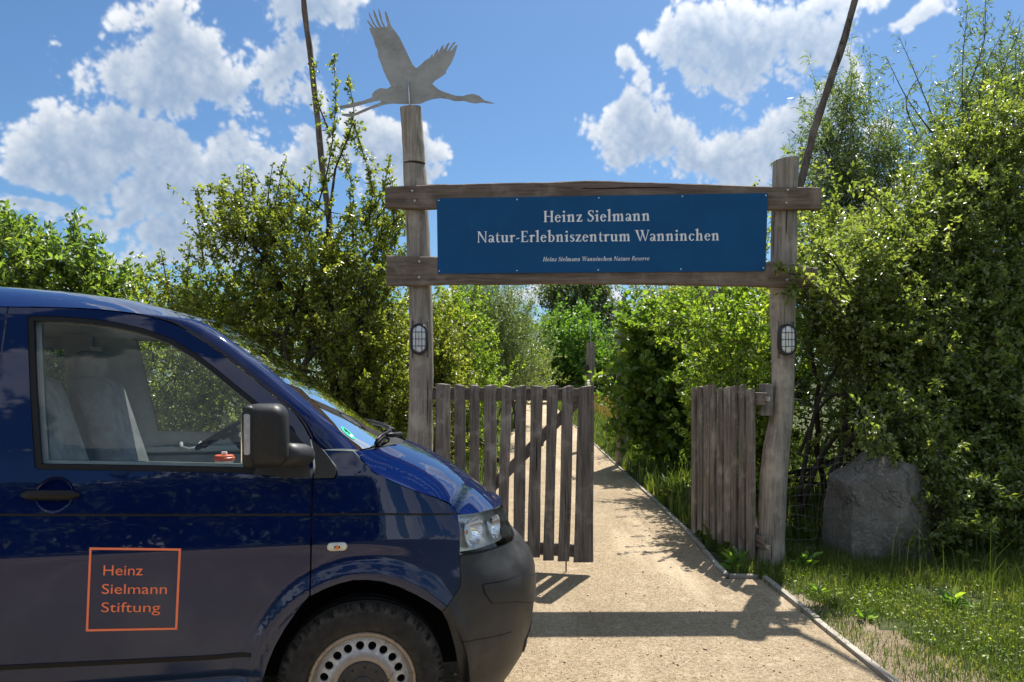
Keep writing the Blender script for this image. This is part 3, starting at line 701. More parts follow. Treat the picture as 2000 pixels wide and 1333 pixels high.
class Leaf:
    def __init__(s, A, B, label):
        s.A = Vector(A); d = (Vector(B) - s.A); s.L = d.length; s.d = d.normalized()
        s.root = empty('gate_leaf', A, math.atan2(s.d.y, s.d.x)); tag(s.root, label, 'gate', 'leaves of the picket gate')
        s.n = Vector((-s.d.y, s.d.x, 0))          # local +y: away from the front
    def sz(s, u, v):
        p = on_plane(u, v, s.A, s.n); return ((p - s.A).dot(s.d), p.z)
    def board(s, quad, y0, y1, seed, name='picket'):
        V, F = picket_mesh(quad, y0, y1, seed); o = obj(name, V, F, M_pick, s.root); return auto_smooth(o, 25)
    def rail(s, p, q_, h, y0, y1, name):
        p, q_ = np.array(p), np.array(q_); d = (q_ - p) / np.linalg.norm(q_ - p); nn = np.array([-d[1], d[0]]) * h / 2
        pts = [p - nn, q_ - nn, q_ + nn, p + nn]
        V = [(a[0], y0, a[1]) for a in pts] + [(a[0], y1, a[1]) for a in pts]
        bm = bmesh.new(); vs = [bm.verts.new(v) for v in V]
        for f in ((0, 1, 2, 3), (7, 6, 5, 4), (0, 4, 5, 1), (1, 5, 6, 2), (2, 6, 7, 3), (3, 7, 4, 0)): bm.faces.new([vs[i] for i in f])
        bmesh.ops.bevel(bm, geom=list(bm.edges), offset=0.004, segments=1, affect='EDGES')
        return obj_bm(name, bm, M_pick_x if name != 'brace' else M_pick_x, s.root)
    def nail(s, x, z):
        MB().lathe([(0.0045, 0.0), (0.004, -0.002), (0.0004, -0.0028)], (x, -0.0005, z), 'y', 8).build('nail', M_rust, s.root)
M_pick_x = wood('weathered_rail', (0.105, 0.082, 0.066), (0.21, 0.172, 0.145), (0.28, 0.24, 0.205), 'x', 1.1, 0.7)
LF = Leaf(((846 - U0) / F_PX * 6.45, 6.45, 0), ((1160 - U0) / F_PX * 6.15, 6.15, 0), 'left picket gate leaf standing open across the sandy path')
def c7(x, y): return (780 + x / 2.563, 600 + y / 2.563)
PK = [((180, 252), (178, 250), 384, 1215), ((275, 328), (272, 326), 388, 1222), ((350, 398), (348, 398), 391, 1230), ((425, 483), (420, 480), 390, 1238), ((510, 560), (490, 540), 394, 1242), ((582, 636), (566, 622), 393, 1248), ((658, 716), (640, 700), 394, 1255), ((740, 792), (720, 770), 393, 1270), ((817, 872), (793, 850), 394, 1274), ((898, 973), (870, 970), 395, 1279)]
for i, (tp, bt, yt, yb) in enumerate(PK):
    quad = [LF.sz(*c7(bt[0], yb)), LF.sz(*c7(bt[1], yb)), LF.sz(*c7(tp[1], yt)), LF.sz(*c7(tp[0], yt))]
    LF.board(quad, 0.0, 0.026, 20 + i)
    mid = (quad[2][0] + quad[3][0]) / 2
    LF.nail(mid - 0.012, quad[2][1] - 0.10); LF.nail(mid + 0.014, quad[2][1] - 0.14)
LF.rail(LF.sz(*c7(160, 433)), LF.sz(*c7(960, 440)), 0.105, 0.027, 0.06, 'rail')
LF.rail(LF.sz(*c7(160, 1180)), LF.sz(*c7(960, 1230)), 0.105, 0.027, 0.06, 'rail')
LF.rail(LF.sz(*c7(200, 1165)), LF.sz(*c7(905, 455)), 0.085, 0.0275, 0.058, 'brace')
a_, b_ = LF.sz(1104, 1094), LF.sz(1103, 1117)
MB().tube([(a_[0], 0.045, 0.5), (a_[0], 0.045, 0.01)], 0.006, 8).build('drop_bolt', M_rust, LF.root, True)
MB().box((-0.04, 0.045, 1.44), (0.12, 0.012, 0.03), None, 0.003).build('hinge', M_steel, LF.root)
MB().box((-0.04, 0.045, 0.25), (0.12, 0.012, 0.03), None, 0.003).build('hinge', M_steel, LF.root)
RF = Leaf((1.79, 7.60, 0), (2.055, 6.42, 0), 'right picket gate leaf swung open beside the crooked post')
for i in range(9):
    s0 = 0.012 + i * (RF.L - 0.02) / 9; wd = 0.098 + 0.012 * ((i * 7) % 3 - 1); zt = 1.535 + 0.012 * ((i * 5) % 4 - 1.5); zb = 0.085 + 0.018 * ((i * 3) % 4 - 1.5) + (0.0 if i < 6 else -0.03)
    RF.board([(s0, zb), (s0 + wd, zb + 0.01), (s0 + wd + 0.004 * (i % 3 - 1), zt), (s0 + 0.004 * (i % 2), zt - 0.006)], 0.0, 0.028, 50 + i)
    RF.nail(s0 + wd * .4, zt - .09); RF.nail(s0 + wd * .6, zt - .14); RF.nail(s0 + wd * .5, 0.22)
RF.rail((0.0, 1.43), (RF.L + 0.10, 1.43), 0.105, 0.029, 0.062, 'rail'); RF.rail((0.0, 0.22), (RF.L + 0.10, 0.22), 0.105, 0.029, 0.062, 'rail')
RF.rail((0.10, 1.36), (RF.L - 0.05, 0.30), 0.085, 0.0295, 0.06, 'brace')
MB().box((RF.L + 0.12, 0.045, 1.43), (0.07, 0.012, 0.035), None, 0.003).build('hinge', M_steel, RF.root)
MB().box((RF.L + 0.12, 0.045, 0.2), (0.07, 0.012, 0.035), None, 0.003).build('hinge', M_steel, RF.root)

# ------------------------------------------------------------------ poles and timber posts
M_pole = wood('bark_pole', (0.075, 0.058, 0.045), (0.15, 0.12, 0.095), (0.20, 0.165, 0.13), 'z', 1.0, 0.7)
def pole(line, Ys, label):
    n = 40; C = lerp_curve([(*p, y) for p, y in zip(line, Ys)], n); r = np.random.default_rng(int(line[0][0])); o = empty('leaning_pole', at(C[-1][0], C[-1][1], C[-1][3]))
    pts = [at(c[0] + r.normal() * 0.5, c[1], c[3]) for c in C]; rad = [c[2] / F_PX * c[3] * (1 + 0.06 * r.normal()) for c in C]
    p = MB().tube(pts, rad, 9).build('shaft', M_pole, None, True); under(p, o)
    for k in range(9):
        i = r.integers(3, n - 4); a = r.uniform(0, 6.28); d = Vector((math.cos(a), math.sin(a), 0.3)); under(MB().tube([pts[i], pts[i] + d * rad[i] * 1.35], [rad[i] * .6, rad[i] * .35], 6).build('knot', M_pole), o)
    return tag(o, label, 'pole', 'leaning bark poles')
pole([(560, -420, 4.6), (580, -170, 5.0), (593, 0, 5.2), (606, 110, 5.5), (618, 210, 6.0), (631, 330, 6.5), (645, 450, 6.5), (668, 640, 7), (700, 900, 7.5), (712, 1000, 8)], [9.3] * 10, 'tall thin bark pole rising out of the hawthorn left of the crane')
pole([(1800, -440, 5.0), (1735, -220, 5.6), (1670, 0, 6.4), (1648, 80, 6.8), (1618, 170, 7.0), (1590, 255, 7.2), (1564, 358, 7.2), (1548, 420, 7.4)], [7.4, 7.2, 7.05, 6.98, 6.9, 6.84, 6.76, 6.73], 'dark bark pole slanting up to the right behind the right gateway post')
M_far = wood('silvered_post', (0.17, 0.145, 0.12), (0.28, 0.245, 0.21), (0.34, 0.30, 0.25), 'z', 1.0, 0.6)
def far_post(line, Y, label, seed, extra=None):
    o = empty('timber_post', at(line[-1][0], line[-1][1], Y)); under(round_post('shaft', line, Y, M_far, None, 16, 14, seed), o)
    if extra: extra(o)
    return tag(o, label, 'post')
def rod(o): under(MB().tube([at(1154, 672, 17), at(1153.5, 640, 17), at(1153, 625, 17)], 0.008, 6).build('rod', M_steel), o); under(MB().box(at(1146, 722, 16.85), (0.09, 0.12, 0.2), None, 0.02).build('lamp', M_black), o)
far_post([(1154, 670, 8), (1153, 720, 8.5), (1150, 775, 8.5), (1149, 880, 8.5)], 17.0, 'slim timber post with a metal rod beyond the left gate leaf', 31, rod)
far_post([(1219, 570, 1.0), (1218, 590, 6), (1216, 620, 9), (1215, 700, 10.5), (1214, 800, 11), (1213, 909, 11)], 14.0, 'grey timber post with a pointed tip behind the hazel', 32)
def spot(o): under(MB().lathe([(0.002, -0.10), (0.05, -0.09), (0.055, 0.06), (0.03, 0.10), (0.002, 0.11)], at(1391, 660, 9.75), 'x', 14).build('spotlight', M_black, None, True), o)
far_post([(1398, 567, 13), (1398, 600, 14.5), (1399, 660, 15.5), (1400, 780, 16), (1400, 976, 17)], 10.0, 'thick timber post standing among bright leaves behind the lower beam', 33, spot)
far_post([(266, 705, 13), (266, 760, 14), (267, 900, 15), (267, 1020, 15)], 8.4, 'short timber post seen through the van windows', 34)
# ================================================================== vegetation
M_bark = simple('grey_brown_bark', (0.075, 0.058, 0.042), 0.95, bumpy=(45, 0.7, 0.02), vary=0.4, vscale=22)
M_bark_dark = simple('dark_bark', (0.042, 0.034, 0.026), 0.95, bumpy=(45, 0.7, 0.02), vary=0.4, vscale=22)
ML = {
 'hawthorn': leaf_mat('hawthorn_leaf', (0.042, 0.056, 0.010), (0.110, 0.128, 0.022), (0.22, 0.205, 0.045), 0.50, 0.38, 0.6),
 'elder':    leaf_mat('elder_leaf', (0.040, 0.068, 0.016), (0.092, 0.132, 0.030), (0.17, 0.19, 0.05), 0.46, 0.40, 0.6),
 'hazel':    leaf_mat('hazel_leaf', (0.026, 0.050, 0.010), (0.075, 0.118, 0.020), (0.16, 0.20, 0.03), 0.46, 0.42, 0.6),
 'bright':   leaf_mat('young_leaf', (0.045, 0.080, 0.012), (0.105, 0.150, 0.020), (0.21, 0.23, 0.035), 0.48, 0.42),
 'rose':     leaf_mat('rose_leaf', (0.042, 0.058, 0.014), (0.112, 0.135, 0.038), (0.175, 0.180, 0.055), 0.48, 0.32, 0.85),
 'willow':   leaf_mat('willow_leaf', (0.034, 0.056, 0.020), (0.095, 0.125, 0.050), (0.15, 0.17, 0.07), 0.36, 0.38, 0.6),
 'far':      leaf_mat('far_leaf', (0.022, 0.038, 0.016), (0.058, 0.080, 0.034), (0.10, 0.11, 0.045), 0.36, 0.5),
 'maple':    leaf_mat('maple_leaf', (0.030, 0.068, 0.012), (0.080, 0.140, 0.022), (0.16, 0.21, 0.03), 0.45, 0.45),
}
def nrm(a): return a / (np.linalg.norm(a, axis=-1, keepdims=True) + 1e-9)
def leaf_cloud(P, D, length, width, r, up=0.7, fold=0.25, kind='diamond', droop=0.0):
    """P leaf base points, D leaf directions -> verts, faces; blades mostly face the light"""
    n = len(P); L = length * r.uniform(0.45, 1.35, n)[:, None]; W = width * r.uniform(0.7, 1.15, n)[:, None]
    D = nrm(D + np.array([0, 0, -droop])); N = nrm(r.normal(0, 0.75, (n, 3)) + np.array([0, -0.10, up]))
    S = nrm(np.cross(D, N)); N = nrm(np.cross(S, D))
    tip = P + D * L - N * L * 0.12
    if kind == 'diamond':
        m = P + D * L * 0.45; lf = m - S * W * 0.5 + N * W * fold; rt = m + S * W * 0.5 + N * W * fold
        V = np.stack([P, lf, tip, rt], 1).reshape(-1, 3); b = (np.arange(n) * 4)[:, None]
        F = np.concatenate([b + [0, 3, 2], b + [0, 2, 1]], 1).reshape(-1, 3); k = 4
    else:    # broad leaf: six-sided blade folded on its midrib
        a = P + D * L * 0.28; m = P + D * L * 0.68
        l1, r1 = a - S * W * .46 + N * W * fold, a + S * W * .46 + N * W * fold; l2, r2 = m - S * W * .42 + N * W * fold * .8, m + S * W * .42 + N * W * fold * .8
        V = np.stack([P, l1, l2, tip, r2, r1], 1).reshape(-1, 3); b = (np.arange(n) * 6)[:, None]
        F = np.concatenate([b + [0, 5, 4], b + [0, 4, 3], b + [0, 3, 2], b + [0, 2, 1]], 1).reshape(-1, 3); k = 6
    return V, F, k
def twig_tubes(A, B, C, r0, r1):
    """three-sided two-segment twigs A->B->C"""
    n = len(A); out = []
    D = nrm(C - A); X = nrm(np.cross(D, np.array([0.3, 0.2, 0.93]))); Y = np.cross(D, X)
    for P, rr in ((A, r0), (B, (r0 + r1) / 2), (C, r1)):
        for k in range(3):
            a = 2.094 * k; out.append(P + (X * math.cos(a) + Y * math.sin(a)) * rr)
    V = np.stack(out, 1).reshape(-1, 3); b = (np.arange(n) * 9)[:, None, None]
    f = []
    for i in range(2):
        for k in range(3): k2 = (k + 1) % 3; f.append((i * 3 + k, i * 3 + k2, i * 3 + 3 + k2, i * 3 + 3 + k))
    return V, (np.array(f)[None] + b).reshape(-1, 4)
def curve_pts(a, b, bend, r, n=9):
    a, b = np.array(a, float), np.array(b, float); m = (a + b) / 2 + np.array(bend) + r.normal(0, 0.04, 3) * np.linalg.norm(b - a)
    t = np.linspace(0, 1, n)[:, None]; p = (1 - t) ** 2 * a + 2 * t * (1 - t) * m + t * t * b
    p[1:-1] += r.normal(0, 0.012, (n - 2, 3)) * np.linalg.norm(b - a); return p
def plant(name, label, cat, base, blobs, leafm, bark, seed, twigs=900, lpt=22, llen=0.05, lwid=0.03, tlen=0.35, up=0.55, out=0.6, limb_r=0.05,
          kind='diamond', shoots=(), group=None, branch=0.25, shell=0.55, stems=1, spread=0.12, lup=0.7, droop=0.0, limbs=(), zmin=0.08, tuft=0.0, clump=0.5):
    r = np.random.default_rng(seed); base = np.array(base, float); root = empty(name, tuple(base))
    B = np.array([b[:6] for b in blobs], float); wt = np.array([(b[6] if len(b) > 6 else 1.0) for b in blobs]) * (B[:, 3] * B[:, 4] * B[:, 5]) ** 0.75; wt /= wt.sum()
    # limbs from the base to the heart of every lobe
    mb = MB(); limbpts = []
    bases = [base + np.array([r.normal() * spread, r.normal() * spread * .6, 0]) for _ in range(stems)]
    for i, b in enumerate(B):
        s = bases[i % stems]; c = b[:3] + np.array([0, 0, b[5] * 0.35]); h = c - s
        p = curve_pts(s, c, (-h[0] * 0.22, -h[1] * 0.22, h[2] * 0.10), r, 11); rr = limb_r * np.linspace(1, 0.22, 11) * r.uniform(0.7, 1.1)
        mb.tube(p, list(rr), 7); limbpts += [(q, w_) for q, w_ in zip(p[2:], rr[2:])]
    for (pp, r0, r1) in limbs:
        c = lerp_curve(pp, 16); mb.tube(c, list(np.linspace(r0, r1, 16)), 7); limbpts += [(q, r1) for q in c[5:]]
    LPt = np.array([q for q, _ in limbpts]); LR = np.array([w_ for _, w_ in limbpts])
    # twig origins inside the lobes, denser towards their surface
    idx = r.choice(len(B), twigs, p=wt); d = nrm(r.normal(size=(twigs, 3))); rad = (shell + (1 - shell) * r.random(twigs)) ** 1.0 * r.random(twigs) ** 0.16
    rad = np.where(r.random(twigs) < 0.25, r.random(twigs) ** 0.5, rad)
    O = B[idx, :3] + d * rad[:, None] * B[idx, 3:6] * (1 + 0.10 * r.normal(size=(twigs, 1)))
    K = max(4, twigs // 8); cl = r.integers(0, K, twigs); sg = 0.42 * tlen                       # twigs gather into sprays
    O = np.where((r.random(twigs) < 0.82)[:, None], O[cl] + r.normal(0, 1, O.shape) * sg * np.array([1, 1, .8]), O); d = np.where((r.random(twigs) < 0.82)[:, None], nrm(d[cl] + r.normal(0, .4, d.shape)), d)
    keep = O[:, 2] > zmin; O, d, idx = O[keep], d[keep], idx[keep]
    T = nrm(d * out + np.array([0, 0, up]) + r.normal(0, 0.45, O.shape)); tl = tlen * r.uniform(0.45, 1.35, len(O))
    if tuft: tl = np.where(r.random(len(O)) < tuft, tl * 2.1, tl)
    sp_p, sp_d, sp_l = [], [], []
    for sh in shoots:
        pp, dens, sl = sh; c = lerp_curve(pp, 26); mb.tube(c, list(np.linspace(0.012, 0.003, 26)), 5)
        seg = np.linalg.norm(np.diff(c, axis=0), axis=1).sum(); k = int(seg * dens); t = r.random(k) ** 0.9 * 25; i = np.minimum(t.astype(int), 24); f = (t - i)[:, None]
        q = c[i] * (1 - f) + c[i + 1] * f; dirn = nrm(c[i + 1] - c[i]); sp_p.append(q); sp_d.append(nrm(dirn * 0.7 + r.normal(0, 0.6, q.shape))); sp_l.append(sl * r.uniform(0.4, 1.2, k) * (1.15 - t / 25 * 0.75))
    nb = len(O)
    if sp_p: O = np.concatenate([O] + sp_p); T = np.concatenate([T] + sp_d); tl = np.concatenate([tl] + sp_l)
    # thin branches that carry the twigs
    nbr = int(nb * branch)
    for j in r.choice(nb, nbr, replace=False):
        k = np.argmin(((LPt - O[j]) ** 2).sum(1) + 0.0 * LR); a = LPt[k]
        if np.linalg.norm(a - O[j]) > 1.6: continue
        p = curve_pts(a, O[j], (0, 0, 0.03), r, 5); w_ = min(LR[k] * 0.5, 0.004 + 0.010 * np.linalg.norm(a - O[j])); mb.tube(p, [w_, w_ * .8, w_ * .6, w_ * .45, w_ * .3], 4, False)
    mb_o = under(mb.build('trunk', bark, None, True), root)
    C = O + T * tl[:, None]; M = (O + C) / 2 + r.normal(0, 0.03, O.shape) * tl[:, None] * 3 + np.array([0, 0, 0.02]) * tl[:, None]
    Vt, Ft = twig_tubes(O, M, C, 0.0035, 0.0012)
    # leaves along every twig
    nl = np.maximum(3, (lpt * tl / tlen * r.uniform(0.6, 1.3, len(O)))).astype(int); ti = np.repeat(np.arange(len(O)), nl)
    t = r.random(len(ti)) ** 0.8; t = 0.08 + 0.95 * t
    Pq = np.where((t < 0.5)[:, None], O[ti] + (M[ti] - O[ti]) * (t * 2)[:, None], M[ti] + (C[ti] - M[ti]) * (t * 2 - 1)[:, None])
    Dq = nrm(T[ti] * 0.55 + r.normal(0, 0.75, Pq.shape)); Pq = Pq + r.normal(0, llen * 0.22, Pq.shape)
    V, F, k = leaf_cloud(Pq, Dq, llen, lwid, r, lup, 0.22, kind, droop)
    tw = r.random(len(O)); tint = np.clip(clump * tw[ti] + (1 - clump) * r.random(len(ti)) + 0.10 * r.normal(size=len(ti)), 0, 1)
    under(np_mesh('crown', V, F, leafm, attrs={'tint': np.repeat(tint, k)}), root)
    under(np_mesh('twigs', Vt, Ft, bark), root)['kind'] = 'stuff'
    tag(root, label, cat, group)
    return root
def B_(u, v, Y, ru, rv, ry, w=1.0):
    """lobe seen at (u, v), distance Y, half sizes in pixels, ry its half depth in metres"""
    p = at(u, v, Y); return (p.x, p.y, p.z, ru / F_PX * Y, ry, rv / F_PX * Y, w)
def gp(u, Y): return ((u - U0) / F_PX * Y, Y, 0.0)
def line(pts, Y): return [tuple(at(u, v, Y)) for u, v in pts]

# --- left of the gateway -------------------------------------------------------------------------
Yh = 8.6
plant('hawthorn', 'spreading hawthorn with tall arching shoots behind the left gateway post', 'bush', gp(620, Yh),
  [B_(600, 560, Yh, 130, 95, .8), B_(480, 500, Yh - .2, 75, 95, .5), B_(455, 655, Yh, 150, 80, .8), B_(350, 615, Yh, 65, 45, .5, .8), B_(700, 640, Yh, 110, 130, .7), B_(740, 500, Yh + .3, 55, 75, .5, .8),
   B_(590, 455, Yh, 75, 50, .45, .6), B_(640, 780, Yh, 150, 100, .7, .9), B_(760, 800, Yh + .3, 70, 130, .6), B_(500, 420, Yh, 55, 50, .4, .7), B_(770, 920, Yh, 60, 100, .5, .8), B_(300, 740, Yh + .4, 170, 130, .5, .9), B_(430, 860, Yh + .2, 150, 120, .5, .8)],
  ML['hawthorn'], M_bark_dark, 101, twigs=4000, lpt=20, llen=0.050, lwid=0.034, tlen=0.26, up=0.55, limb_r=0.055, stems=5, spread=0.5, tuft=0.08, branch=0.3,
  shoots=[(line([(u_, v_), (u_ + 6 * k_, v_ - 45), (u_ + 16 * k_, v_ - 85 - 20 * abs(k_))], Yh + .1 * k_), 34, .13) for u_, v_, k_ in ((330, 590, -1), (400, 530, -1), (440, 450, -.5), (470, 420, .4), (520, 420, .8), (570, 430, -.6), (600, 420, .5), (720, 450, .7), (690, 470, -.5), (365, 560, .4), (770, 440, -.3))] + [(line([(600, 470), (640, 330), (655, 210), (652, 110)], Yh), 42, .15), (line([(655, 330), (690, 230), (678, 150)], Yh), 40, .13), (line([(640, 250), (618, 190), (612, 120)], Yh), 34, .10), (line([(690, 240), (715, 320), (740, 420)], Yh), 48, .15), (line([(710, 440), (745, 380), (762, 310)], Yh), 44, .15), (line([(735, 430), (765, 390), (800, 370)], Yh), 50, .16),
          (line([(520, 430), (470, 385), (410, 375), (372, 372)], Yh), 34, .11), (line([(530, 440), (545, 360), (560, 305)], Yh), 26, .10), (line([(500, 400), (488, 350), (480, 335)], Yh), 40, .12), (line([(640, 420), (560, 350), (548, 325)], Yh), 22, .10), (line([(420, 470), (395, 420), (385, 385)], Yh), 40, .14), (line([(340, 560), (300, 545), (282, 540)], Yh), 40, .12), (line([(650, 480), (690, 400), (668, 300), (640, 260)], Yh), 34, .13)],
  limbs=[(line([(620, 1000), (660, 800), (700, 700), (720, 600)], Yh - .1), .045, .012), (line([(680, 1000), (690, 820), (715, 700), (760, 620)], Yh), .04, .012), (line([(560, 1000), (600, 700), (635, 480), (655, 330)], Yh), .04, .014), (line([(740, 1000), (715, 850), (690, 740)], Yh - .2), .035, .015)])
plant('elder', 'leafy elder bush above the roof of the blue van', 'bush', gp(60, 9.0),
  [B_(60, 545, 9, 120, 75, .7), B_(-60, 560, 9, 140, 110, .7), B_(170, 540, 9, 75, 50, .5), B_(120, 640, 9.2, 170, 90, .6), B_(-150, 640, 9, 150, 120, .7), B_(60, 800, 9.2, 220, 130, .6, .7), B_(210, 590, 9.1, 60, 40, .4, .8), B_(20, 480, 9, 60, 50, .4, .7)],
  ML['elder'], M_bark, 102, twigs=1900, lpt=15, llen=0.085, lwid=0.042, tlen=0.34, up=0.6, limb_r=0.05, stems=4, spread=0.4, kind='broad',
  shoots=[(line([(150, 540), (150, 470), (150, 432)], 9), 46, .26), (line([(30, 470), (15, 430), (8, 405)], 9), 46, .24), (line([(170, 540), (185, 490), (195, 465)], 9), 40, .2), (line([(60, 500), (75, 470), (85, 455)], 9), 30, .2)])
plant('hawthorn', 'low rounded hawthorn right behind the bonnet and left post', 'bush', gp(830, 9.6),
  [B_(760, 700, 9.6, 90, 130, .5), B_(850, 760, 9.8, 60, 110, .5), B_(800, 900, 9.5, 110, 100, .5), B_(870, 660, 10, 50, 70, .4, .8)], ML['hawthorn'], M_bark_dark, 103, twigs=1400, lpt=22, llen=0.045, lwid=0.032, tlen=0.28, stems=3, spread=.3)
# --- seen through the gate -----------------------------------------------------------------------
plant('hornbeam', 'bright shrub beside the path seen just right of the left post', 'bush', gp(880, 13.5),
  [B_(880, 680, 13.5, 70, 90, .7), B_(850, 790, 13, 70, 70, .6), B_(905, 620, 14, 45, 60, .5, .7), B_(930, 760, 13.5, 50, 70, .5), B_(900, 860, 13, 60, 50, .5)], ML['bright'], M_bark, 104, twigs=1300, lpt=20, llen=0.06, lwid=0.04, tlen=0.34, stems=3, spread=.4)
plant('willow_shrub', 'feathery grey green willow shrub left of the far path', 'bush', gp(960, 18),
  [B_(960, 660, 18, 75, 85, 1.0), B_(1010, 690, 19, 45, 80, .8), B_(930, 620, 18, 45, 60, .7), B_(1000, 740, 18, 60, 50, .8)], ML['willow'], M_bark, 105, twigs=1300, lpt=22, llen=0.085, lwid=0.024, tlen=0.6, up=1.1, stems=5, spread=.6,
  shoots=[(line([(930, 620), (925, 580), (930, 550)], 18), 40, .4), (line([(975, 620), (985, 585), (990, 560)], 18), 40, .4), (line([(1010, 640), (1030, 610), (1035, 595)], 19), 40, .4)])
plant('thorn_shrub', 'yellowish thorn shrub at the left edge of the far path', 'bush', gp(985, 24),
  [B_(985, 745, 24, 55, 45, 1.0), B_(1030, 740, 26, 35, 40, .8), B_(1000, 705, 25, 40, 40, .8)], ML['hawthorn'], M_bark, 106, twigs=800, lpt=18, llen=0.09, lwid=0.06, tlen=0.5, stems=3, spread=.4)
plant('field_maple', 'fresh green young maple at the end of the path', 'tree', gp(1120, 50),
  [B_(1080, 700, 50, 32, 60, 2), B_(1130, 690, 50, 40, 85, 2), B_(1105, 740, 50, 60, 40, 2), B_(1170, 725, 51, 30, 45, 2), B_(1075, 655, 50, 16, 40, 1)], ML['maple'], M_bark, 107, twigs=1500, lpt=16, llen=0.22, lwid=0.17, tlen=1.0, up=1.0, stems=3, spread=1.0, limb_r=.12)
plant('poplar', 'tall dark open crowned tree far behind the path', 'tree', gp(1130, 75),
  [B_(1095, 610, 75, 35, 60, 2.5), B_(1140, 590, 75, 50, 55, 3), B_(1180, 640, 75, 28, 60, 2), B_(1130, 680, 75, 60, 60, 3), B_(1080, 570, 75, 22, 30, 2), B_(1160, 560, 75, 32, 25, 2)], ML['far'], M_bark_dark, 108, twigs=1900, lpt=13, llen=0.30, lwid=0.22, tlen=1.3, up=.5, stems=3, spread=.8, limb_r=.18, branch=.4, shell=.7)
for i, (u, Y, s_, lab) in enumerate(((1010, 62, 1.0, 'rounded dark green tree behind the path bend, left of the young maple'), (930, 55, 1.1, 'dark green tree behind the feathery willow shrub'), (1230, 70, .9, 'small distant tree behind the pointed timber post'), (850, 48, 1.1, 'distant tree showing between the left post and the shrubs'))):
    plant('background_tree', lab, 'tree', gp(u, Y), [B_(u, 690, Y, 50 * s_, 60 * s_, 2.5), B_(u + 25, 725, Y, 45 * s_, 40 * s_, 2), B_(u - 25, 720, Y, 45 * s_, 45 * s_, 2), B_(u + 8, 650, Y, 26 * s_, 30 * s_, 1.6)], ML['far' if i != 1 else 'maple'], M_bark_dark, 120 + i, twigs=700, lpt=14, llen=0.26, lwid=0.18, tlen=1.1, stems=2, spread=.5, limb_r=.15, group='distant trees')
# --- right of the path ---------------------------------------------------------------------------
plant('hazel', 'dark hazel bush with large round leaves right of the path', 'bush', gp(1300, 13.2),
  [B_(1275, 735, 13, 62, 85, .6), B_(1330, 790, 12.8, 75, 90, .6), B_(1260, 660, 13.2, 45, 55, .5), B_(1240, 800, 13, 35, 55, .4), B_(1320, 680, 13, 70, 65, .6), B_(1290, 860, 12.9, 70, 40, .5, .8)], ML['hazel'], M_bark_dark, 109, twigs=900, lpt=13, llen=0.115, lwid=0.10, tlen=0.40, up=.35, stems=5, spread=.35, kind='broad', lup=1.0)
plant('dogwood', 'sunlit yellow green bush behind the right gate leaf', 'bush', gp(1450, 8.6),
  [B_(1400, 650, 10.6, 90, 70, .5), B_(1460, 610, 10, 65, 60, .5), B_(1350, 620, 11, 60, 45, .5), B_(1480, 700, 9.4, 55, 80, .5), B_(1440, 740, 8.6, 70, 60, .5), B_(1410, 660, 8.3, 55, 55, .4), B_(1455, 700, 7.7, 40, 60, .35, .8), B_(1470, 860, 8.6, 45, 120, .4), B_(1400, 820, 9.4, 60, 100, .4, .8)], ML['bright'], M_bark, 110, twigs=2100, lpt=19, llen=0.055, lwid=0.038, tlen=0.30, stems=4, spread=.35, limb_r=.03)
Yr = 8.0
plant('dog_rose', 'huge arching dog rose thicket overhanging the boulder', 'bush', gp(1680, 8.6),
  [B_(1640, 560, Yr, 110, 95, .6), B_(1780, 520, Yr + .3, 130, 110, .7), B_(1900, 440, Yr + .5, 140, 150, .8), B_(1960, 600, Yr, 130, 120, .7), B_(1800, 680, Yr - .2, 150, 110, .7), B_(1670, 665, Yr, 100, 75, .5), B_(1590, 620, Yr - .2, 60, 80, .4, .8), B_(1930, 780, Yr - .5, 120, 120, .6),
   B_(1800, 800, Yr - .4, 110, 90, .5), B_(1900, 950, 7.3, 95, 110, .5), B_(2010, 950, 7.2, 120, 160, .6), B_(1960, 300, Yr + .6, 110, 110, .6, .9), B_(1880, 330, Yr + .8, 70, 80, .4, .7), B_(1760, 840, Yr - .9, 60, 50, .3, .7), B_(1850, 930, 6.75, 45, 80, .3, 1.0), B_(1830, 1020, 6.6, 32, 60, .22, .9), B_(1720, 850, 7.0, 70, 30, .25, .8), B_(2080, 700, Yr, 120, 250, .8), B_(1980, 820, 8.2, 120, 150, .5)],
  ML['rose'], M_bark_dark, 111, twigs=9000, lpt=20, llen=0.056, lwid=0.033, tlen=0.25, up=.25, out=.5, stems=7, spread=.35, limb_r=.04, lup=.9, branch=.22, tuft=.05,
  shoots=[(line([(1640, 590), (1590, 545), (1545, 535), (1515, 520)], 6.25), 60, .12), (line([(1650, 620), (1610, 570), (1560, 560), (1535, 575)], 6.3), 55, .12), (line([(1660, 560), (1620, 500), (1580, 470), (1560, 465)], 6.6), 60, .14), (line([(1750, 430), (1700, 380), (1660, 370)], 7.6), 40, .14), (line([(1720, 800), (1730, 870), (1760, 905)], 6.55), 60, .13), (line([(1690, 800), (1690, 850), (1715, 890)], 6.6), 60, .12), (line([(1830, 880), (1850, 940), (1860, 985)], 6.5), 60, .13), (line([(1690, 640), (1680, 560), (1690, 480)], 7.6), 50, .16)],
  limbs=[(line([(1560, 1010), (1600, 900), (1660, 820), (1730, 770), (1800, 760)], 7.9), .035, .012), (line([(1650, 900), (1700, 830), (1690, 790), (1630, 770), (1560, 790)], 7.7), .022, .01), (line([(1630, 920), (1690, 820), (1740, 740), (1760, 650)], 7.8), .035, .012), (line([(1560, 980), (1580, 860), (1600, 780), (1640, 700), (1650, 600)], 7.9), .03, .01), (line([(1620, 930), (1660, 860), (1720, 800), (1800, 790)], 7.6), .03, .012), (line([(1560, 890), (1600, 800), (1640, 770), (1700, 780)], 8.0), .02, .01)], zmin=0.15)
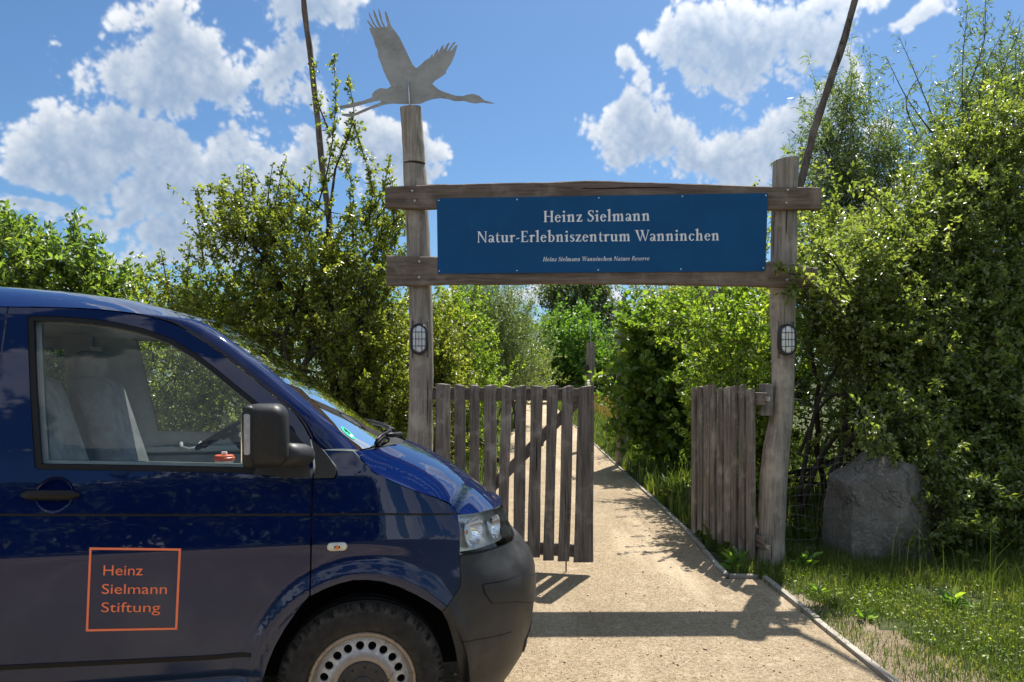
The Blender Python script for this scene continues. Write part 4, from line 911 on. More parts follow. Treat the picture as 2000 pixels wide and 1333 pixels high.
plant('rose_undergrowth', 'low dark leafy undergrowth at the far right behind the tall grass', 'bush', gp(1960, 6.9),
  [B_(1900, 1010, 6.9, 80, 70, .4), B_(1980, 1000, 6.8, 90, 90, .4), B_(2080, 980, 6.8, 90, 110, .5)], ML['rose'], M_bark_dark, 112, twigs=1500, lpt=19, llen=0.045, lwid=0.03, tlen=0.25, up=.3, stems=4, spread=.3, limb_r=.02)
Yw = 11.5
plant('willow', 'slender willow with wispy shoots behind the right post', 'tree', gp(1650, Yw),
  [B_(1640, 330, Yw, 45, 80, .5), B_(1680, 400, Yw, 70, 80, .6), B_(1610, 430, Yw, 45, 60, .5, .8), B_(1720, 330, Yw, 40, 50, .4, .5), B_(1660, 230, Yw, 25, 50, .3, .6)], ML['willow'], M_bark, 113, twigs=800, lpt=20, llen=0.11, lwid=0.021, tlen=0.55, up=.9, out=.4, stems=3, spread=.25, limb_r=.04, droop=.35,
  shoots=[(line([(1640, 280), (1655, 200), (1668, 150)], Yw), 24, .32), (line([(1670, 300), (1690, 230), (1700, 190)], Yw), 22, .3), (line([(1630, 330), (1600, 270), (1590, 230)], Yw), 22, .3), (line([(1700, 330), (1740, 250), (1745, 200)], Yw), 14, .25)])
plant('willow', 'tall airy willow at the upper right corner above the rose thicket', 'tree', gp(1900, Yw + .6),
  [B_(1900, 260, Yw + .6, 70, 80, .5, .7), B_(1980, 200, Yw + .6, 60, 100, .5, .8), B_(1840, 300, Yw + .6, 50, 55, .4, .6), B_(2060, 220, Yw + .6, 70, 150, .6), B_(1950, 420, Yw + .4, 150, 120, .6)], ML['willow'], M_bark, 114, twigs=900, lpt=19, llen=0.12, lwid=0.022, tlen=0.6, up=.9, out=.4, stems=3, spread=.3, limb_r=.05, droop=.3,
  shoots=[(line([(1880, 280), (1880, 130), (1890, 10)], Yw), 22, .34), (line([(1900, 250), (1930, 120), (1975, 40)], Yw), 20, .34), (line([(1880, 200), (1920, 90), (1925, -20)], Yw), 20, .32), (line([(1850, 300), (1790, 150), (1755, 70)], Yw), 12, .26), (line([(1820, 260), (1770, 190), (1730, 110)], Yw), 10, .24), (line([(1930, 200), (1970, 110), (1990, 60)], Yw), 20, .3), (line([(1800, 280), (1770, 200), (1810, 130)], Yw), 10, .24)])
plant('willow', 'willow behind the bright bush below the blue name board', 'tree', gp(1340, 17), [B_(1310, 585, 17, 60, 40, .8), B_(1370, 600, 17, 60, 45, .8), B_(1280, 620, 17, 40, 40, .6), B_(1330, 660, 17, 90, 60, .8)], ML['willow'], M_bark, 115, twigs=480, lpt=20, llen=0.10, lwid=0.022, tlen=0.55, up=.7, stems=3, spread=.3)
# --- thickets that close the view behind the front bushes
def thicket(name, label, x0, x1, Y, h, key, seed, n, llen=.07):
    r = np.random.default_rng(seed); xs = np.arange(x0, x1, .75)
    bl = [(x + r.normal() * .1, Y + r.normal() * .2, h * (.25 + .5 * (k % 2)) * r.uniform(.9, 1.1), .62, .5, h * .34) for x in xs for k in range(2)]
    plant(name, label, 'hedge', ((x0 + x1) / 2, Y, 0), bl, ML[key], M_bark_dark, seed, twigs=n, lpt=18, llen=llen, lwid=llen * .62, tlen=.4, stems=max(3, len(xs)), spread=(x1 - x0) * .28, limb_r=.03, branch=.12)
thicket('thicket', 'dense leafy thicket closing the view behind the van and hawthorn', -10.5, -2.0, 11.0, 2.9, 'elder', 131, 2600)
thicket('thicket', 'dense leafy thicket behind the dog rose and boulder', 2.9, 9.0, 10.0, 3.6, 'rose', 132, 2600)
thicket('thicket', 'far leafy thicket beyond the meadow right of the path', 6.5, 24.0, 46.0, 4.2, 'far', 133, 2400, .22)
# --- trees across the yard behind the photographer (they show in the van's paint and glass)
for i, (x, y, h, lab) in enumerate(((-7, -22, 7.5, 'broad tree across the yard mirrored in the door of the van'), (-1, -25, 9.5, 'tall tree across the yard mirrored in the wing of the van'), (5, -24, 8, 'round tree across the yard behind the photographer'), (-15, -24, 6.5, 'lower tree across the yard mirrored at the van\'s left edge'))):
    plant('yard_tree', lab, 'tree', (x, y, 0), [(x, y, h * .62, h * .33, h * .3, h * .30), (x - h * .2, y, h * .45, h * .26, h * .25, h * .22), (x + h * .22, y, h * .5, h * .24, h * .22, h * .24), (x, y, h * .25, h * .4, h * .3, h * .2)], ML['far'], M_bark_dark, 140 + i, twigs=1500, lpt=10, llen=0.45, lwid=0.3, tlen=1.0, stems=1, spread=.1, limb_r=.2, branch=.15, group='trees across the yard')

# ================================================================== grass
def grass_mat(name, a, b, c):
    m, t, bs = mat(name, a, 0.55, 0, 0.3)
    av = t.n('ShaderNodeAttribute', attribute_name='tint').outputs['Fac']
    col = t.mix(t.ss(av, 0.0, 0.75), a, b); col = t.mix(t.ss(av, 0.82, 1.0), col, c); t.put(bs.inputs['Base Color'], col)
    tr = t.n('ShaderNodeBsdfTranslucent'); t.put(tr.inputs[0], t.mix(1.0, col, (1.6, 1.6, 0.7), 'MULTIPLY')); mx = t.n('ShaderNodeMixShader'); mx.inputs[0].default_value = 0.40
    t.l.new(bs.outputs[0], mx.inputs[1]); t.l.new(tr.outputs[0], mx.inputs[2]); t.l.new(mx.outputs[0], t.t.nodes['Material Output'].inputs['Surface']); return m
M_grass = grass_mat('grass_blade', (0.040, 0.070, 0.014), (0.110, 0.150, 0.032), (0.38, 0.32, 0.15))
M_dry = grass_mat('dry_meadow_grass', (0.10, 0.10, 0.03), (0.22, 0.15, 0.06), (0.34, 0.17, 0.08))
def blades(name, x, y, h, wd, m, label, seed, lean=0.35, z0=0.0):
    r = np.random.default_rng(seed); n = len(x); a = r.uniform(0, 6.283, n); ca, sa = np.cos(a), np.sin(a)
    ln = np.abs(r.normal(lean, 0.22, n)); b = r.uniform(0, 6.283, n); dx, dy = np.cos(b) * ln, np.sin(b) * ln
    P = np.stack([x, y, np.full(n, z0)], 1); S = np.stack([ca, sa, np.zeros(n)], 1) * (wd * r.uniform(.6, 1.2, n))[:, None]; U = np.array([0, 0, 1.0])
    m1 = P + (np.stack([dx * .25, dy * .25, np.full(n, .55)], 1)) * h[:, None]; tp = P + np.stack([dx, dy, np.maximum(0.35, 1 - ln * .45)], 1) * h[:, None]
    V = np.stack([P - S, P + S, m1 + S * .75, m1 - S * .75, tp], 1).reshape(-1, 3); k = (np.arange(n) * 5)[:, None]
    F = np.concatenate([k + [0, 1, 2], k + [0, 2, 3], k + [3, 2, 4]], 1).reshape(-1, 3)
    tint = np.clip(r.random(n) * .65 + .35 * np.sin(x * 3.1 + y * 2.3) ** 2, 0, 1) ** 1.15
    return tag(np_mesh(name, V, F, m, attrs={'tint': np.repeat(tint, 5)}), label, 'grass', kind='stuff')
def scatter(poly, n, seed, gapf=None):
    r = np.random.default_rng(seed); q = np.array(poly); P = np.stack([r.uniform(q[:, 0].min(), q[:, 0].max(), n * 2), r.uniform(q[:, 1].min(), q[:, 1].max(), n * 2)], 1)
    c = np.zeros(len(P), bool)
    for i in range(len(q)):
        x1, y1 = q[i]; x2, y2 = q[(i + 1) % len(q)]; kk = ((y1 > P[:, 1]) != (y2 > P[:, 1])); c ^= kk & (P[:, 0] < (x2 - x1) * (P[:, 1] - y1) / (y2 - y1 + 1e-12) + x1)
    P = P[c]
    if gapf is not None: P = P[gapf(P, r)]
    return P[:n]
def patchy(P, r):
    x, y = P[:, 0], P[:, 1]; s = np.sin(x * 5.1 + 1.3 * np.sin(y * 3.7)) + np.sin(y * 6.3 + 1.7 * np.sin(x * 4.1)); return (s + r.normal(0, 0.8, len(P))) > -0.9
GR = [(2.03, 5.95), (2.12, 5.7), (2.22, 5.25), (2.38, 4.75), (2.55, 4.25), (2.78, 3.6), (3.2, 2.6), (6.5, 2.6), (6.5, 9.5), (2.0, 9.5), (1.95, 8.0), (1.85, 6.6), (1.82, 6.12)]
P = scatter(GR, 125000, 1, patchy); r_ = np.random.default_rng(5)
h = 0.025 + 0.09 * r_.random(len(P)) ** 2 + np.clip((P[:, 0] - 3.0), 0, 1.5) * 0.09 * r_.random(len(P)) + 0.10 * (P[:, 1] > 5.6) * r_.random(len(P))
blades('verge_grass', P[:, 0], P[:, 1], h, 0.0026, M_grass, 'green grass verge right of the path edging', 2)
P = scatter(GR, 700, 8); r_ = np.random.default_rng(6); P = P[P[:, 0] > 2.9]
blades('tall_grass', P[:, 0], P[:, 1], 0.35 + 0.35 * r_.random(len(P)), 0.003, M_grass, 'tall grass stalks standing in front of the rose thicket', 3, 0.25)
P = scatter([(x + .12 * (x > 2), y) for x, y in VERGE], 11000, 9, lambda P, r: (r.random(len(P)) < np.clip((P[:, 0] - (3.02 - .34 * (P[:, 1] - 2.0)) + .55) / .55, .03, 1) ** 2) & patchy(P, r))
blades('verge_tufts', P[:, 0], P[:, 1], 0.02 + 0.07 * r_.random(len(P)), 0.0026, M_grass, 'sparse low tufts on the worn gravel verge', 4, 0.6)
GF = [(1.84, 7.0), (1.99, 18.4), (2.12, 26.3), (2.6, 50), (12, 50), (9, 25), (6, 14), (4, 9), (3, 7)]
P = scatter(GF, 52000, 12, lambda P, r: r.random(len(P)) < np.clip(9 / P[:, 1], 0.12, 1)); r_ = np.random.default_rng(7)
blades('path_side_grass', P[:, 0], P[:, 1], 0.10 + 0.22 * r_.random(len(P)) + 0.012 * P[:, 1] * 0.5, 0.004 + 0.00045 * P[:, 1].mean(), M_grass, 'lush grass along the right side of the far path', 5)
P = scatter([(3.3, 26), (3.6, 52), (16, 52), (9, 26)], 16000, 14); r_ = np.random.default_rng(8)
blades('meadow_grass', P[:, 0], P[:, 1], 0.45 + 0.4 * r_.random(len(P)), 0.016, M_dry, 'reddish dry meadow grass beyond the hazel', 6, 0.2)
GL = [(-0.45, 7.0), (-0.24, 12.9), (0.09, 26.9), (0.95, 50), (-6, 50), (-5, 20), (-3.0, 9), (-1.5, 7.1)]
P = scatter(GL, 30000, 15, lambda P, r: r.random(len(P)) < np.clip(9 / P[:, 1], 0.12, 1)); r_ = np.random.default_rng(9)
blades('left_bank_grass', P[:, 0], P[:, 1], 0.10 + 0.3 * r_.random(len(P)), 0.009, M_grass, 'grass along the left side of the far path', 7)
P = scatter([(-8, 7.1), (-0.9, 7.0), (-1.0, 8.4), (-8, 9.5)], 9000, 16); r_ = np.random.default_rng(10)
blades('hedge_foot_grass', P[:, 0], P[:, 1], 0.15 + 0.3 * r_.random(len(P)), 0.006, M_grass, 'grass at the foot of the hedge behind the van', 8)

# clover and other low leaves between the blades
P = scatter([q for q in GR], 26000, 31, patchy); P = P[P[:, 1] < 7.2]; r_ = np.random.default_rng(32)
P3 = np.stack([P[:, 0], P[:, 1], r_.uniform(.008, .06, len(P))], 1); D3 = nrm(r_.normal(0, 1, P3.shape) * np.array([1, 1, .35]))
V_, F_, k_ = leaf_cloud(P3, D3, .022, .018, r_, 1.2, .1)
tag(np_mesh('clover', V_, F_, ML['bright'], attrs={'tint': np.repeat(r_.random(len(P)), k_)}), 'low clover leaves between the blades of the verge', 'clover', kind='stuff')
# low broad-leaved herbs in the verge: one plant each where it can be told apart
M_herb = leaf_mat('herb_leaf', (0.035, 0.075, 0.012), (0.085, 0.150, 0.022), (0.17, 0.22, 0.03), 0.42, 0.45)
M_flower = simple('yellow_flower', (0.75, 0.55, 0.02), 0.6)
def herb(u, v, Y, size, n, label, seed, flower=False):
    r = np.random.default_rng(seed); c = at(u, v, Y); c.z = 0.0; o = empty('broadleaf_herb', c)
    a = r.uniform(0, 6.283, n); P = np.zeros((n, 3)); P[:, 0] = np.cos(a) * .02; P[:, 1] = np.sin(a) * .02; P[:, 2] = r.uniform(0, size * .8, n)
    D = np.stack([np.cos(a), np.sin(a), r.uniform(.15, 1.1, n)], 1); V, F, k = leaf_cloud(P, D, size, size * .38, r, .8, .2, 'broad')
    np_mesh('leaves', V, F, M_herb, o, {'tint': np.repeat(r.random(n), k)})
    mb = MB()
    for i in range(3): mb.tube([(0, 0, 0), (r.normal() * .03, r.normal() * .03, size * .8), (r.normal() * .06, r.normal() * .06, size * 1.25)], [.004, .003, .002], 5)
    mb.build('stem', M_herb, o)
    if flower:
        f = MB()
        for i in range(9): f.box((r.normal() * size * .45, r.normal() * size * .3, size * 1.25 + r.normal() * .03), (.045, .045, .012), None, .005)
        q_ = f.build('blossom', M_flower, o); q_['kind'] = 'stuff'
    tag(o, label, 'weed')
herb(1600, 1160, 5.55, 0.07, 18, 'bright dock leaf rosette in the verge below the crooked post', 1)
herb(1575, 1105, 6.3, 0.13, 16, 'large leaved dock at the foot of the crooked post', 2)
herb(1440, 1100, 6.35, 0.12, 14, 'dark leaved weed between the right gate leaf and the edging', 3)
herb(1690, 1215, 5.0, 0.055, 16, 'small leafy weed in the sunny verge', 4)
herb(1300, 980, 9.6, 0.12, 14, 'yellow flowering weed beside the edging beyond the gate', 5, True)
herb(1860, 1180, 5.3, 0.10, 18, 'leafy weed in the grass in front of the boulder\'s right side', 6)

# ================================================================== boulder and wire fence
def stone_mat():
    m, t, b = mat('granite', (0.13, 0.12, 0.105), 0.85, 0, 0.3)
    p = t.n('ShaderNodeTexCoord').outputs['Object']; n1 = t.noise(p, 3.0, 7, 0.7); n2 = t.noise(p, 38, 5, 0.75); v = t.voro(p, 60); li = t.noise(p, 7.0, 6, 0.7)
    c = t.mix(t.ss(n1, 0.3, 0.7), (0.15, 0.14, 0.122), (0.31, 0.285, 0.245)); c = t.mix(t.m('MULTIPLY', t.ss(n2, 0.52, 0.68), 0.75), c, (0.46, 0.42, 0.36)); c = t.mix(t.m('MULTIPLY', t.ss(v, 0.22, 0.05), 0.5), c, (0.03, 0.028, 0.026))
    c = t.mix(t.m('MULTIPLY', t.ss(li, 0.60, 0.72), 0.6), c, (0.17, 0.125, 0.07)); t.put(b.inputs['Base Color'], c)
    cr = t.ss(t.m('ABSOLUTE', t.m('SUBTRACT', t.noise(p, 1.3, 5, .6, .5), .47)), 0.0, .010, .35, 1.0); c2 = t.mix(cr, (0.05, 0.045, 0.04), c); t.put(b.inputs['Base Color'], c2)
    t.put(b.inputs['Normal'], t.bump(t.m('ADD', t.m('ADD', n1, n2), t.m('MULTIPLY', cr, .5)), 1.0, 0.035)); return m
def boulder():
    """standing block seen in outline at px (1625..1815, 880..1110)"""
    Y = 6.75; bm = bmesh.new(); bmesh.ops.create_icosphere(bm, subdivisions=6, radius=1.0)
    c = at(1722, 1000, Y); hx, hz, hy = 0.375, 0.60, 0.34
    from mathutils import noise as mn
    planes = [(Vector((-.28, -1, .10)), .62), (Vector((.62, -.85, .12)), .66), (Vector((-1, -.1, .04)), .80), (Vector((1, .05, .16)), .80), (Vector((-.42, -.1, 1)), .74), (Vector((.30, 0, 1)), .72), (Vector((0, 1, .2)), .7), (Vector((.85, -.3, .75)), .84), (Vector((-.1, -.7, .75)), .78), (Vector((.1, -1, -.35)), .66)]
    for v in bm.verts:
        d = v.co.normalized(); rr = 1.4
        for nn, k in planes:
            q = d.dot(nn.normalized())
            if q > 0: rr = min(rr, k / q)
        rr += 0.030 * mn.noise(d * 2.3 + Vector((3, 1, 0))) + 0.022 * mn.noise(d * 6) + 0.014 * mn.noise(d * 14) + 0.008 * mn.noise(d * 30)
        v.co = Vector((d.x * rr * hx * 1.2, d.y * rr * hy * 1.25, d.z * rr * hz * 1.12 + 0.05 * d.x))
    o = obj_bm('boulder', bm, stone_mat()); auto_smooth(o, 35); o.location = (c.x, Y, 0.40); return tag(o, 'upright grey granite boulder half hidden by the rose leaves', 'boulder')
boulder()
M_wire = simple('fence_wire', (0.17, 0.165, 0.155), 0.5, 0.7, vary=0.2)
def wire_fence():
    r = np.random.default_rng(3); Y = 6.72; o = empty('wire_fence', gp(1590, Y)); tag(o, 'sagging wire mesh fence between the crooked post and the boulder', 'fence')
    us = np.linspace(1534, 1668, 12); vs = np.linspace(888, 1092, 11)
    for i, u in enumerate(us):
        pts = [at(u + 5 * math.sin(v * .016 + i) + r.normal() * 1.6 - (v - 888) * .03 * (i / 11 - .3), v, Y - 0.05 * math.sin(i * .5)) for v in np.linspace(888 + 6 * r.random(), 1095, 9)]
        under(MB().tube(pts, 0.0016, 4).build('wire', M_wire), o)
    for j, v in enumerate(vs):
        pts = [at(u, v + 5 * math.sin(u * .04 + j) + r.normal() * 1.6, Y - 0.05 * math.sin(k * .5)) for k, u in enumerate(us)]
        under(MB().tube(pts, 0.0016, 4).build('wire', M_wire), o)
wire_fence()
# ================================================================== the van
# van frame: x forward from the front axle, y inwards from the near side, z up
VYAW = R(12.0); VO = np.array([-0.600, 3.045]); HWID = 0.95
_c, _s = math.cos(VYAW), math.sin(VYAW)
def van_px(P):
    P = np.asarray(P, float); X = VO[0] + P[..., 0] * _c - P[..., 1] * _s; Y = VO[1] + P[..., 0] * _s + P[..., 1] * _c
    return np.stack([U0 + F_PX * X / Y, V0 - F_PX * (P[..., 2] - EYE) / Y], -1)
def van_ray(u, v):
    d = np.array([(u - U0) / F_PX, 1.0, (V0 - v) / F_PX]); o = np.array([-VO[0], -VO[1]])
    return np.array([o[0] * _c + o[1] * _s, -o[0] * _s + o[1] * _c, EYE]), np.array([d[0] * _c + d[1] * _s, -d[0] * _s + d[1] * _c, d[2]])
def van_at(u, v, y):
    o, d = van_ray(u, v); t = (y - o[1]) / d[1]; return o + d * t
def _table(zs, vs, sig):
    z = np.linspace(0, 2.2, 881); f = np.interp(z, zs, vs); k = np.arange(-80, 81) * 0.0025; w_ = np.exp(-(k / sig) ** 2 / 2); w_ /= w_.sum()
    return z, np.convolve(np.pad(f, 80, 'edge'), w_, 'valid')
TBZ, TBV = _table([0, .2, .3, .42, .55, .75, .925, .935, 1.05, 1.2, 1.32, 1.5, 1.7, 1.85, 2.0], [.09, .06, .038, .018, .008, .001, .0, .0005, .0135, .034, .058, .105, .160, .205, .255], .012)
XFZ, XFV = _table([0, .1, .18, .278, .354, .446, .557, .668, .725, .757, .806, .86, .956, 1.1, 1.25, 1.5, 2.2], [.55, .60, .772, .841, .862, .880, .890, .890, .870, .848, .802, .775, .732, .64, .52, .42, .40], .011)
SMAX = 1.3
def S(s, z, off=0.0):
    """outer skin: s runs along the side, past the front axle it follows the rounded nose to the centre line"""
    s = np.asarray(s, float); z = np.asarray(z, float); tb = np.interp(z, TBZ, TBV); xf = np.interp(z, XFZ, XFV)
    ph = np.clip(s / SMAX, 0, 1) * math.pi / 2; e = 2 / 2.5
    nx = xf * np.sin(ph) ** e; cy = np.cos(ph) ** e
    x = np.where(s > 0, nx, s); ys = tb; w_ = HWID - ys; y = np.where(s > 0, HWID - w_ * cy, ys)
    rr = np.sqrt((x / 0.425) ** 2 + ((z - 0.335) / 0.462) ** 2)                      # swelling round the wheel arch
    fl = np.where(s < 0.5, 1, 0) * (-0.024) * np.exp(-((rr - 1.045) / 0.085) ** 2) * np.clip((z - .30) / .15, 0, 1)
    sl = np.clip((-0.40 - s) / 0.05, 0, 1); sill = sl * (-0.020) * np.exp(-((z - 0.385) / 0.035) ** 2) + sl * 0.010 * np.exp(-((z - 0.440) / 0.010) ** 2)
    y = y + fl + sill
    nrm_x = np.where(s > 0, np.sin(ph) ** 1.2, 0); nrm_y = -np.where(s > 0, np.cos(ph) ** 0.6 + 1e-3, 1.0); ln = np.sqrt(nrm_x ** 2 + nrm_y ** 2)
    return np.stack([x - off * nrm_x / ln, y - off * nrm_y / ln, z], -1)            # off > 0: inwards
_gs, _gz = np.meshgrid(np.linspace(-1.9, SMAX, 160), np.linspace(0.12, 2.0, 110)); _gp = van_px(S(_gs, _gz))
def inv(u, v, off=0.0):
    """skin coordinates (s, z) of a pixel"""
    d = (_gp[..., 0] - u) ** 2 + (_gp[..., 1] - v) ** 2; i = np.unravel_index(np.argmin(d), d.shape); q = np.array([_gs[i], _gz[i]])
    for _ in range(12):
        h = 1e-4; w3 = van_px(S(q[0] + np.array([0, h, 0]), q[1] + np.array([0, 0, h]), off)); f = w3[0] - (u, v)
        if abs(f[0]) + abs(f[1]) < .02: break
        J = np.stack([(w3[1] - w3[0]) / h, (w3[2] - w3[0]) / h], 1)
        try: st = np.linalg.solve(J, f)
        except Exception: break
        q = q - np.clip(st, -.05, .05)
    if not np.isfinite(q).all() or abs(q[0]) > 4: return (_gs[i], _gz[i])
    return (float(np.clip(q[0], -5, SMAX)), float(q[1]))
def px(*pts, off=0.0): return [inv(u, v, off) for u, v in pts]

van = empty('van', (VO[0], VO[1], 0), VYAW); tag(van, 'dark blue delivery van parked in the foreground with an orange framed logo on its door', 'van')
def car_paint():
    m, t, b = mat('dark_blue_car_paint', (0.004, 0.010, 0.075), 0.35, 0.0, 0.0, 1.0)
    b.inputs['Coat IOR'].default_value = 1.5; b.inputs['Coat Roughness'].default_value = 0.025
    p = t.n('ShaderNodeTexCoord').outputs['Object']; n = t.noise(p, 3.0, 5, 0.6); d = t.noise(p, 60, 4, 0.7)
    sx = t.n('ShaderNodeSeparateXYZ'); t.l.new(p, sx.inputs[0])
    dust_tint = t.m('MULTIPLY', t.ss(sx.outputs[2], 1.0, 0.45), t.ss(t.m('ADD', n, t.m('MULTIPLY', d, .35)), 0.30, 0.90, .45, 1.0))       # slight dusting, plus blue-grey painted in for the ground's reflection
    c = t.mix(t.ss(n, .35, .7), (0.0016, 0.0070, 0.048), (0.0022, 0.0090, 0.060)); c = t.mix(t.m('MULTIPLY', dust_tint, .65), c, (0.020, 0.038, 0.062)); t.put(b.inputs['Base Color'], c)
    t.put(b.inputs['Coat Roughness'], t.m('ADD', .022, t.m('MULTIPLY', dust_tint, .16)))
    return m
M_paint = car_paint()
M_trim = simple('black_door_trim', (0.007, 0.007, 0.008), 0.45, 0, 0.25, vary=.2)
def bumper_mat():
    m, t, b = mat('grey_bumper_plastic', (0.035, 0.036, 0.038), 0.55, 0, 0.3)
    p = t.n('ShaderNodeTexCoord').outputs['Object']; sx = t.n('ShaderNodeSeparateXYZ'); t.l.new(p, sx.inputs[0]); n = t.noise(p, 6, 6, .65); f = t.noise(p, 90, 3, .7)
    c = t.mix(t.ss(n, .3, .7), (0.020, 0.021, 0.023), (0.034, 0.035, 0.037)); dust_tint = t.m('MULTIPLY', t.ss(sx.outputs[2], .75, .2), t.ss(n, .35, .75)); c = t.mix(t.m('MULTIPLY', dust_tint, .5), c, (0.13, 0.10, 0.07))
    c = t.mix(t.m('MULTIPLY', t.ss(f, .70, .76), .35), c, (.2, .18, .15)); t.put(b.inputs['Base Color'], c); t.put(b.inputs['Roughness'], t.ss(n, .3, .7, .40, .58)); t.put(b.inputs['Normal'], t.bump(f, .12, .004)); return m
M_bumper = bumper_mat()
M_glass = glass('tinted_side_glass', (0.95, 0.985, 0.965), 0.40); M_wind = glass('windscreen_glass', (0.80, 0.90, 0.86), 1.0); M_lens = glass('headlight_lens', (0.98, 0.98, 0.96), 0.45)
M_dark = simple('black_underbody', (0.006, 0.006, 0.006), 0.9)
M_cloth = simple('grey_seat_cloth', (0.30, 0.31, 0.315), 0.9, bumpy=(160, .4, .004), vary=.25, vscale=10)
M_liner = simple('grey_interior_trim', (0.42, 0.44, 0.43), 0.75, vary=.12)
M_lightgrey = simple('light_grey_interior', (0.62, 0.64, 0.62), 0.6, vary=.06)
M_dash = simple('dark_dashboard', (0.05, 0.052, 0.055), 0.6, vary=.2)
M_orange = simple('orange_vinyl', (0.90, 0.20, 0.085), 0.45, vary=.03)

def orient(V, T, outward):
    V = np.asarray(V); out = []
    for f in T:
        n = np.cross(V[f[1]] - V[f[0]], V[f[2]] - V[f[0]]); out.append(f if np.dot(n, outward[f[0]]) >= 0 else f[::-1])
    return out
def panel(name, poly, m, holes=(), grid=0.035, off=0.0, mirror=False, skirt=0.014, parent=None, step=0.025):
    poly = resample_closed(poly, step); holes = [resample_closed(h, step) for h in holes]
    P, T, loops = fill_poly(poly, holes, grid); V = S(P[:, 0], P[:, 1], off); I = S(P[:, 0], P[:, 1], off + skirt); N = V - I if skirt else V - S(P[:, 0], P[:, 1], off + .01)
    F = orient(V, T, N); Vs = [tuple(v) for v in V]; Fs = list(F)
    if skirt:
        for lp in loops:
            b = len(Vs); n = len(lp); Vs += [tuple(V[i]) for i in lp] + [tuple(I[i]) for i in lp]
            Fs += [(b + i, b + (i + 1) % n, b + n + (i + 1) % n, b + n + i) for i in range(n)]
    e_ = 2e-3; a1 = S(P[:, 0] + e_, P[:, 1], off) - S(P[:, 0] - e_, P[:, 1], off); a2 = S(P[:, 0], P[:, 1] + e_, off) - S(P[:, 0], P[:, 1] - e_, off); nn = np.cross(a1, a2); nn /= (np.linalg.norm(nn, axis=1, keepdims=True) + 1e-12)
    nn *= np.sign((nn * N).sum(1, keepdims=True)); NV = [tuple(q) for q in nn] + ([tuple(nn[i]) for lp in loops for _ in (0, 1) for i in lp] if skirt else [])
    if mirror: Vs = [(x, 2 * HWID - y, z) for x, y, z in Vs]; Fs = [f[::-1] for f in Fs]; NV = [(x, -y, z) for x, y, z in NV]
    o = obj(name, Vs, Fs, m, parent or van, True); o.data.normals_split_custom_set_from_vertices(NV); return o
def shrink(poly, d):
    q = np.array(poly, float); n = len(q); ar = sum(q[i][0] * q[(i + 1) % n][1] - q[(i + 1) % n][0] * q[i][1] for i in range(n)); sg = 1 if ar > 0 else -1; out = []
    for i in range(n):
        e1 = q[i] - q[i - 1]; e2 = q[(i + 1) % n] - q[i]; n1 = np.array([-e1[1], e1[0]]) / (np.linalg.norm(e1) + 1e-9); n2 = np.array([-e2[1], e2[0]]) / (np.linalg.norm(e2) + 1e-9)
        m = n1 + n2; m /= (np.linalg.norm(m) + 1e-9); k = d / max(0.45, m.dot(n1)); out.append(tuple(q[i] + m * k * sg))
    return out
def loft(name, A, B, m, nu=24, fy=1.0, fx=2.0, fz=2.0, mirror=False, parent=None, flip=False, both=False, bulge=0.0):
    """surface between curve A (edge) and curve B (centre line), rounded near the edge"""
    A, B = np.asarray(A), np.asarray(B); n = len(A); us = np.linspace(0, 1, nu + 1) ** 1.6 if fz != 1 else np.linspace(0, 1, nu + 1)
    rows = []
    fzz = fz if hasattr(fz, '__len__') else [fz] * n; fxx = fx if hasattr(fx, '__len__') else [fx] * n
    for k in range(n):
        a, b = A[k], B[k]
        rows.append([(a[0] + (b[0] - a[0]) * (1 - (1 - u) ** fxx[k]), a[1] + (b[1] - a[1]) * u, a[2] + (b[2] - a[2]) * (1 - (1 - u) ** fzz[k]) + bulge * 4 * u * (1 - u)) for u in us])
    if both: rows = [r + [(x, 2 * HWID - y, z) for x, y, z in r[-2::-1]] for r in rows]
    w_ = len(rows[0]); V = [p for r in rows for p in r]
    F = [(k * w_ + i, k * w_ + i + 1, (k + 1) * w_ + i + 1, (k + 1) * w_ + i) for k in range(n - 1) for i in range(w_ - 1)]
    if mirror: V = [(x, 2 * HWID - y, z) for x, y, z in V]; F = [f[::-1] for f in F]
    if flip: F = [f[::-1] for f in F]
    return obj(name, V, F, m, parent or van, True), np.array(V).reshape(n, w_, 3)

# ---- outlines read from the photograph, in skin coordinates
sR = inv(6, 680)[0]; ZB = 0.24                                       # rear edge of the front door
shut = px((12, 601), (100, 602), (175, 604.5), (230, 610), (280, 617.5), (320, 627), (350, 638.5), (403, 671), (455, 709), (508, 752), (545, 783), (575, 808), (593, 834), (605, 858), (610, 884), (612, 915), (609, 936), (606, 1050), (603.5, 1164))
arch_l = px((603, 1166), (579, 1195), (556, 1228), (536, 1264), (522, 1298), (513, 1328)); sA = arch_l[-1][0] - .02
door_poly = [(sR, shut[0][1])] + shut + arch_l[1:] + [(sA, ZB), (sR, ZB)]
win_poly = px((53, 619), (60, 616.8), (120, 617.8), (175, 622), (230, 630), (280, 641.5), (333, 660.5), (385, 691.5), (420, 718), (455, 747), (495, 779), (530, 808), (562, 836), (588, 866), (598, 895), (602, 928), (540, 930), (480, 925), (300, 921), (78, 918), (68, 914), (66, 890), (58, 760))
hc, hr = inv(108, 967), 33 / F_PX * 3.05
circ = [(hc[0] + hr * math.cos(a), hc[1] + hr * math.sin(a)) for a in np.linspace(0, 2 * math.pi, 36, endpoint=False)]
glass_poly = shrink(win_poly, 0.021)
tri_door = px((511, 793), (540, 813), (572, 841), (593, 867), (602, 895), (607, 932), (545, 934), (543, 929), (496, 927), (505, 900), (512, 850))
tri_wing = px((607.5, 857), (622, 870), (640, 891), (655, 913), (657, 925), (652, 933.5), (612.5, 934.5), (616, 914), (614, 884))
